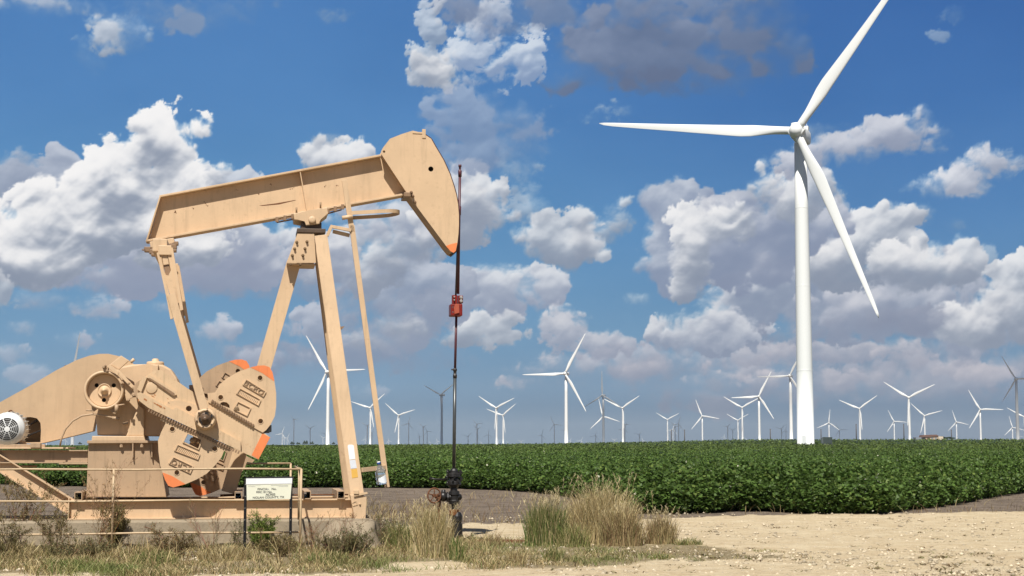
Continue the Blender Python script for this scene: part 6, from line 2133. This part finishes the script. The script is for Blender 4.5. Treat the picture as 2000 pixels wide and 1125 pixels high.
def build_stubble():
    """dead stalks on the bare soil behind the wellhead"""
    r = np.random.default_rng(19)
    n = 5200
    px = r.uniform(690, 1240, n); py = 965 + 62*r.random(n)
    py[: n//3] = 985+40*r.random(n//3); px[:n//3] = r.uniform(720, 900, n//3)
    q = n//4
    px[-q:] = r.uniform(1250, 2060, q); py[-q:] = r.uniform(962, 1004, q)
    y = FOC*1.6/(py-870); x = (px-1000)/FOC*y
    d = fbm(x*.5, y*.5, 3, 44)
    k = r.random(n) < 0.5+d
    k &= y < edge_y(x/y)+0.4
    x, y = x[k], y[k]; n = len(x)
    cols = pick(r, n, [(.4, STRAW*.8), (.3, TAN*.8), (.3, BROWN)])
    V, Q, T, C = blades(r, x, y, np.zeros(n), 0.05+0.22*r.random(n)**2, 0.010+0.008*r.random(n), 0.3+1.2*r.random(n), cols)
    tag(big_mesh('dead_stalks', V, quads=Q, tris=T, mat=M_grass, color=C), 'scattered dead pale stalks on the bare brown soil', 'dry stalks', kind='stuff')
build_stubble()

def clump(name, px, pyb, wpx, hpx, n, table, lab, seed, lean=0.35, heads=0, depth=1.0, headcol=PALE, cat='grass clump', group=None, width=0.008):
    """one bunch of grass rooted at ground pixel (px, pyb), about wpx wide and hpx tall"""
    r = np.random.default_rng(seed)
    c = GP(px, pyb); sc = c.y/FOC
    W_, H_ = wpx*sc, hpx*sc
    rad = np.sqrt(r.random(n)); a = r.random(n)*6.283
    bx = c.x + rad*np.cos(a)*W_*0.36; by = c.y + rad*np.sin(a)*W_*0.30*depth
    h = H_*(0.35+0.65*r.random(n)**0.8)*(1-0.35*rad**2)
    cols = pick(r, n, table)
    V, Q, T, C = blades(r, bx, by, np.zeros(n), h, width*(0.6+0.8*r.random(n)), lean*(0.3+r.random(n)), cols, 0.7)
    if heads:
        # feathery seed heads: stalk plus a spindle of short bristles
        m = heads
        hx = c.x + r.normal(0, 0.22, m)*W_; hy = c.y + r.normal(0, 0.15, m)*W_
        hh = H_*(0.75+0.3*r.random(m))
        ln = r.uniform(-0.22, 0.22, m)
        sv = blades(r, hx, hy, np.zeros(m), hh, np.full(m, 0.006), np.abs(ln)+0.05, pick(r, m, [(1, STRAW)]))
        tips = sv[0].reshape(-1, 7, 3)[:, 6]
        low = sv[0].reshape(-1, 7, 3)[:, 4]
        k = 12
        t = r.random((m, k, 1))
        p = (low[:, None]*(1-t) + tips[:, None]*t).reshape(-1, 3)
        q = len(p)
        hb = blades(r, p[:, 0], p[:, 1], p[:, 2]-0.01, 0.035+0.03*r.random(q), np.full(q, 0.006), 0.5+0.6*r.random(q), np.repeat(headcol[None]*(0.8+0.4*r.random((m, 1))), k, 0))
        V, Q, T, C = join([(V, Q, T, C), sv, hb])
    V = V - np.array([c.x, c.y, 0]); 
    o = big_mesh(name, V, quads=Q, tris=T, mat=M_grass, color=C)
    o.location = (c.x, c.y, 0.0)
    tag(o, lab, cat, group)
    return o
G1 = [(.45, GREEN*1.1), (.27, OLIVE*1.1), (.28, STRAW)]
G2 = [(.42, STRAW), (.28, TAN), (.14, PALE), (.1, OLIVE), (.06, BROWN)]
G2P = [(.42, STRAW*1.15), (.30, PALE), (.16, TAN), (.06, OLIVE), (.06, BROWN)]
G3 = [(.35, TAN*.9), (.3, BROWN*1.3), (.25, STRAW), (.1, OLIVE)]
G4 = [(.45, OLIVE*1.3), (.25, GREEN), (.3, STRAW)]
clump('bunch_grass', 1066, 1068, 115, 112, 1500, G1, 'tall green bunch grass with pale seed heads left of the big straw coloured clump', 101, 0.32, 60)
clump('bunch_grass', 1175, 1064, 180, 134, 3800, G2P, 'big straw coloured bunch grass, the widest clump on the gravel', 102, 0.42, 60, headcol=PALE*.95)
clump('bunch_grass', 1215, 1070, 110, 92, 1500, G3, 'reddish brown bunch grass against the right side of the big straw clump', 103, 0.45, 20)
clump('bunch_grass', 1290, 1068, 85, 78, 900, G3, 'low sparse brown grass clump, rightmost of the tall ones', 104, 0.4, 26)
clump('bunch_grass', 1120, 1072, 90, 60, 800, G4, 'short olive grass clump at the foot between the green and straw clumps', 105, 0.5)
clump('bunch_grass', 845, 1094, 105, 122, 1900, [(.5, STRAW), (.25, PALE), (.15, OLIVE*1.3), (.1, TAN)], 'tall upright pale grass clump just left of the wellhead', 106, 0.28, 24)
clump('bunch_grass', 893, 1100, 40, 62, 420, [(.5, GREEN*1.3), (.3, OLIVE*1.3), (.2, STRAW)], 'small bright green grass tuft at the foot of the wellhead', 107, 0.25)
clump('bunch_grass', 783, 1078, 80, 75, 800, G4, 'olive and straw grass clump between the pad corner and the tall pale clump', 108, 0.4, 8)
clump('bunch_grass', 1080, 1100, 60, 40, 420, G4, 'small olive tuft in front of the green seeded clump', 109, 0.5)
clump('bunch_grass', 1005, 1108, 60, 42, 420, G2, 'small straw tuft on the gravel right of the wellhead', 110, 0.5)
clump('bunch_grass', 1345, 1070, 80, 26, 420, G4, 'low flat olive patch at the right end of the tall clumps', 111, 0.8)
clump('bunch_grass', 1490, 1081, 90, 12, 260, G4, 'thin flat patch of dry grass farthest right on the gravel', 112, 1.0)
clump('bunch_grass', 1290, 1096, 80, 20, 350, G4, 'low dry patch in front of the brown clump', 113, 0.9)
clump('bunch_grass', 930, 1060, 50, 14, 260, G1, 'low green grass strip on the pale gravel behind the steel channel', 114, 0.8)
clump('bunch_grass', 125, 1118, 120, 34, 700, [(.7, GREEN*1.2), (.3, OLIVE)], 'low green patch at the bottom left corner of the picture', 115, 0.8)
clump('bunch_grass', 640, 1108, 130, 40, 900, G4, 'low olive patch in front of the apron of the pad', 116, 0.7)
clump('bunch_grass', 440, 1100, 150, 48, 1100, G2, 'straw patch in front of the left sign post', 117, 0.6)
clump('bunch_grass', 30, 1100, 120, 60, 900, G2, 'straw patch at the left edge of the picture', 118, 0.6)
clump('bunch_grass', 300, 1108, 140, 44, 900, G4, 'olive patch in front of the pad below the gear reducer', 119, 0.6)

# ---- branching weeds
def weed(name, px, pyb, wpx, hpx, stems, lab, seed, col=BROWN, leafcol=None, leaves=0, lr=0.012, spread=0.5, cat='weed', thick=1.0, sub=3):
    r = random.Random(seed)
    c = GP(px, pyb); sc = c.y/FOC
    W_, H_ = wpx*sc, hpx*sc
    verts, tris, cols = [], [], []
    lf = []
    def seg(a, b, ra, rb, cc):
        d = (b-a).normalized(); u = Vector((0, 1, 0)).cross(d)
        u = u.normalized() if u.length > 1e-3 else Vector((1, 0, 0)); v = d.cross(u)
        o = len(verts)
        for p, q in ((a, ra), (b, rb)):
            for k in range(3):
                t = k*2.094; verts.append(p + (u*math.cos(t)+v*math.sin(t))*q); cols.append(cc)
        for k in range(3):
            k2 = (k+1) % 3
            tris.append((o+k, o+k2, o+3+k2)); tris.append((o+k, o+3+k2, o+3+k))
    def grow(p, d, ln, rad, lev):
        n = 4
        cc = tuple(x*r.uniform(.7, 1.3) for x in col)
        for i in range(n):
            d = (d + Vector((r.uniform(-.18, .18), r.uniform(-.18, .18), r.uniform(-.05, .12)))).normalized()
            q = p + d*ln/n
            r2 = max(0.0028, rad*(0.84))
            seg(p, q, rad, r2, cc); p, rad = q, r2
            lf.append((p, lev))
            if lev < sub and r.random() < (0.85 if lev == 0 else 0.6):
                a = r.uniform(0, 6.28)
                dd = (d*0.75 + Vector((math.cos(a), math.sin(a)*0.7, r.uniform(0, .5)))*0.6).normalized()
                grow(p, dd, ln*r.uniform(.4, .62), rad*0.62, lev+1)
    for s in range(stems):
        a = r.uniform(0, 6.28); k = r.random()**0.6
        d = Vector((math.cos(a)*spread*k, math.sin(a)*spread*k*0.7, 1)).normalized()
        grow(Vector((math.cos(a)*0.05*k, math.sin(a)*0.05*k, 0)), d, H_*r.uniform(.6, 1.0), 0.0085*thick*r.uniform(.8, 1.3), 0)
    sx = W_/max(1e-3, (max(v.x for v in verts)-min(v.x for v in verts)))
    sz = H_/max(v.z for v in verts)
    V = np.array([(v.x*sx, v.y*sx, v.z*sz) for v in verts]); Cc = np.array(cols)
    T = np.array(tris)
    t = empty(name, (c.x, c.y, 0))
    big_mesh('stem', V, tris=T, mat=M_twig, color=Cc, parent=t)
    if leaves:
        rg = np.random.default_rng(seed)
        L_ = [p for p, l in lf if l >= 1 or p.z > 0.2*H_]
        idx = rg.integers(0, len(L_), leaves)
        C = np.array([(L_[i].x*sx, L_[i].y*sx, L_[i].z*sz) for i in idx]) + rg.normal(0, 0.016, (leaves, 3))
        nv = rg.normal(size=(leaves, 3)); nv[:, 2] = np.abs(nv[:, 2]); nv /= np.linalg.norm(nv, axis=1)[:, None]
        u = np.cross(nv, rg.normal(size=(leaves, 3))); u[:, 2] = np.abs(u[:, 2])+0.4; u /= np.linalg.norm(u, axis=1)[:, None]; w = np.cross(nv, u)
        s = (lr*rg.uniform(.6, 1.4, leaves))[:, None]
        Vl = np.stack([C-u*s, C+w*s*.35, C+u*s*1.3, C-w*s*.35], 1).reshape(-1, 3)
        k = np.array(leafcol)[None]*(0.6+0.8*rg.random(leaves))[:, None]
        big_mesh('leaves', Vl, quads=np.arange(leaves*4).reshape(-1, 4), mat=M_grass, color=np.repeat(k, 4, 0), parent=t)
    tag(t, lab, cat)
    return t
DB = (0.16, 0.105, 0.065); RB = (0.24, 0.14, 0.08)
weed('dry_weed', 196, 1086, 150, 190, 9, 'tall dry branching weed in front of the tan pedestal', 221, RB, (0.26, 0.17, 0.08), 1100, 0.013, 0.55, sub=3)
weed('dry_weed', 222, 1080, 60, 110, 10, 'dense brown weed at the railing post, below the taller bare one', 202, DB, (0.17, 0.14, 0.055), 4200, 0.017, 0.3)
weed('dry_weed', 30, 1080, 150, 165, 10, 'dry branching weed at the left edge before the diagonal brace', 203, RB, (0.22, 0.17, 0.08), 3600, 0.015, 0.6)
weed('dry_weed', 110, 1088, 110, 120, 8, 'thin brown weed between the left edge and the pedestal weed', 204, RB, (0.2, 0.165, 0.08), 2000, 0.015, 0.6)
weed('dry_weed', 415, 1088, 110, 115, 7, 'bare reddish weed below the lower counterweight', 205, RB, None, 0, 0.01, 0.6)
weed('green_bush', 512, 1078, 78, 82, 16, 'bright feathery green bush between the two sign posts', 206, (0.10, 0.12, 0.04), (0.16, 0.21, 0.045), 5200, 0.014, 0.35, 'bush')
weed('dry_weed', 462, 1084, 40, 75, 6, 'olive weed just left of the left sign post', 207, DB, (0.13, 0.14, 0.05), 700, 0.011, 0.35)
weed('dry_weed', 610, 1086, 70, 90, 7, 'thin dry weed right of the sign in front of the apron', 208, RB, (0.3, 0.2, 0.1), 300, 0.010, 0.5)
weed('green_bush', 690, 1096, 135, 72, 26, 'low olive bush growing in front of the samson post foot', 209, DB, (0.11, 0.115, 0.045), 5200, 0.012, 0.8, 'bush')
weed('dry_weed', 665, 1084, 90, 112, 7, 'bare dry weed rising before the end of the base rail', 210, RB, (0.3, 0.22, 0.12), 160, 0.010, 0.6)
weed('green_bush', 760, 1074, 70, 70, 12, 'olive weed at the right corner of the pad', 211, DB, (0.12, 0.13, 0.05), 1500, 0.012, 0.5, 'bush')
weed('dry_weed', 330, 1092, 110, 70, 9, 'low dry weed in front of the pad left of the boards', 212, RB, (0.2, 0.16, 0.08), 2200, 0.015, 0.8)
weed('dry_weed', 545, 1094, 90, 60, 9, 'low tangled weed at the foot of the right sign post', 213, DB, (0.2, 0.16, 0.07), 2600, 0.015, 0.8)

weed('dry_weed', 700, 1070, 110, 90, 12, 'sparse tan weed on the apron below the samson post foot', 214, RB, (0.26, 0.2, 0.1), 900, 0.013, 0.7)
weed('dry_weed', 150, 1098, 150, 60, 12, 'low spreading brown weed near the left end of the railing', 215, DB, (0.17, 0.15, 0.07), 3600, 0.015, 0.9)
weed('dry_weed', 10, 1100, 110, 90, 10, 'brown weed cut by the left edge of the picture', 216, DB, (0.18, 0.15, 0.07), 3000, 0.015, 0.8)
weed('dry_weed', 660, 1100, 100, 60, 12, 'low dark brown weed left of the olive bush', 217, DB, (0.15, 0.13, 0.06), 2600, 0.014, 0.9)

def litter():
    r = np.random.default_rng(77)
    m = 150; k = 12
    px = r.uniform(950, 2060, m); py = 1010+118*r.random(m)**0.7
    y = FOC*1.6/(py-870); x = (px-1000)/FOC*y
    ok = y < gravel_y(x/y)-0.4
    x, y = x[ok], y[ok]; m = len(x)
    sc = 0.3+1.0*r.random(m)**2
    X = (x[:, None] + r.normal(0, 0.10, (m, k))*sc[:, None]).ravel(); Y = (y[:, None] + r.normal(0, 0.10, (m, k))*sc[:, None]).ravel()
    n = m*k
    V, Q, T, C = blades(r, X, Y, np.full(n, 0.025), 0.015+0.035*r.random(n), 0.012+0.012*r.random(n), 1.0+3.0*r.random(n), pick(r, n, [(.4, BROWN*.7), (.35, TAN*.6), (.25, OLIVE*.8)]))
    tag(big_mesh('plant_litter', V, quads=Q, tris=T, mat=M_grass, color=C), 'tiny brown scraps of dead plants strewn over the pale gravel', 'plant litter', kind='stuff')
litter()

# ------------------------------------------------------------------ air: haze over the plain
bm = bmesh.new()
box(bm, (-9500, -150, -3.0), (9500, 17500, 240.0))
m = bpy.data.materials.new('haze_air'); m.use_nodes = True; nt = m.node_tree; nt.nodes.clear()
pv = N(nt, 'ShaderNodeVolumePrincipled'); pv.inputs['Density'].default_value = HAZE_D; pv.inputs['Color'].default_value = (0.80, 0.90, 1.0, 1); pv.inputs['Anisotropy'].default_value = 0.0
ou = N(nt, 'ShaderNodeOutputMaterial'); nt.links.new(pv.outputs[0], ou.inputs['Volume'])
tag(obj('haze', bm, m), kind='stuff')
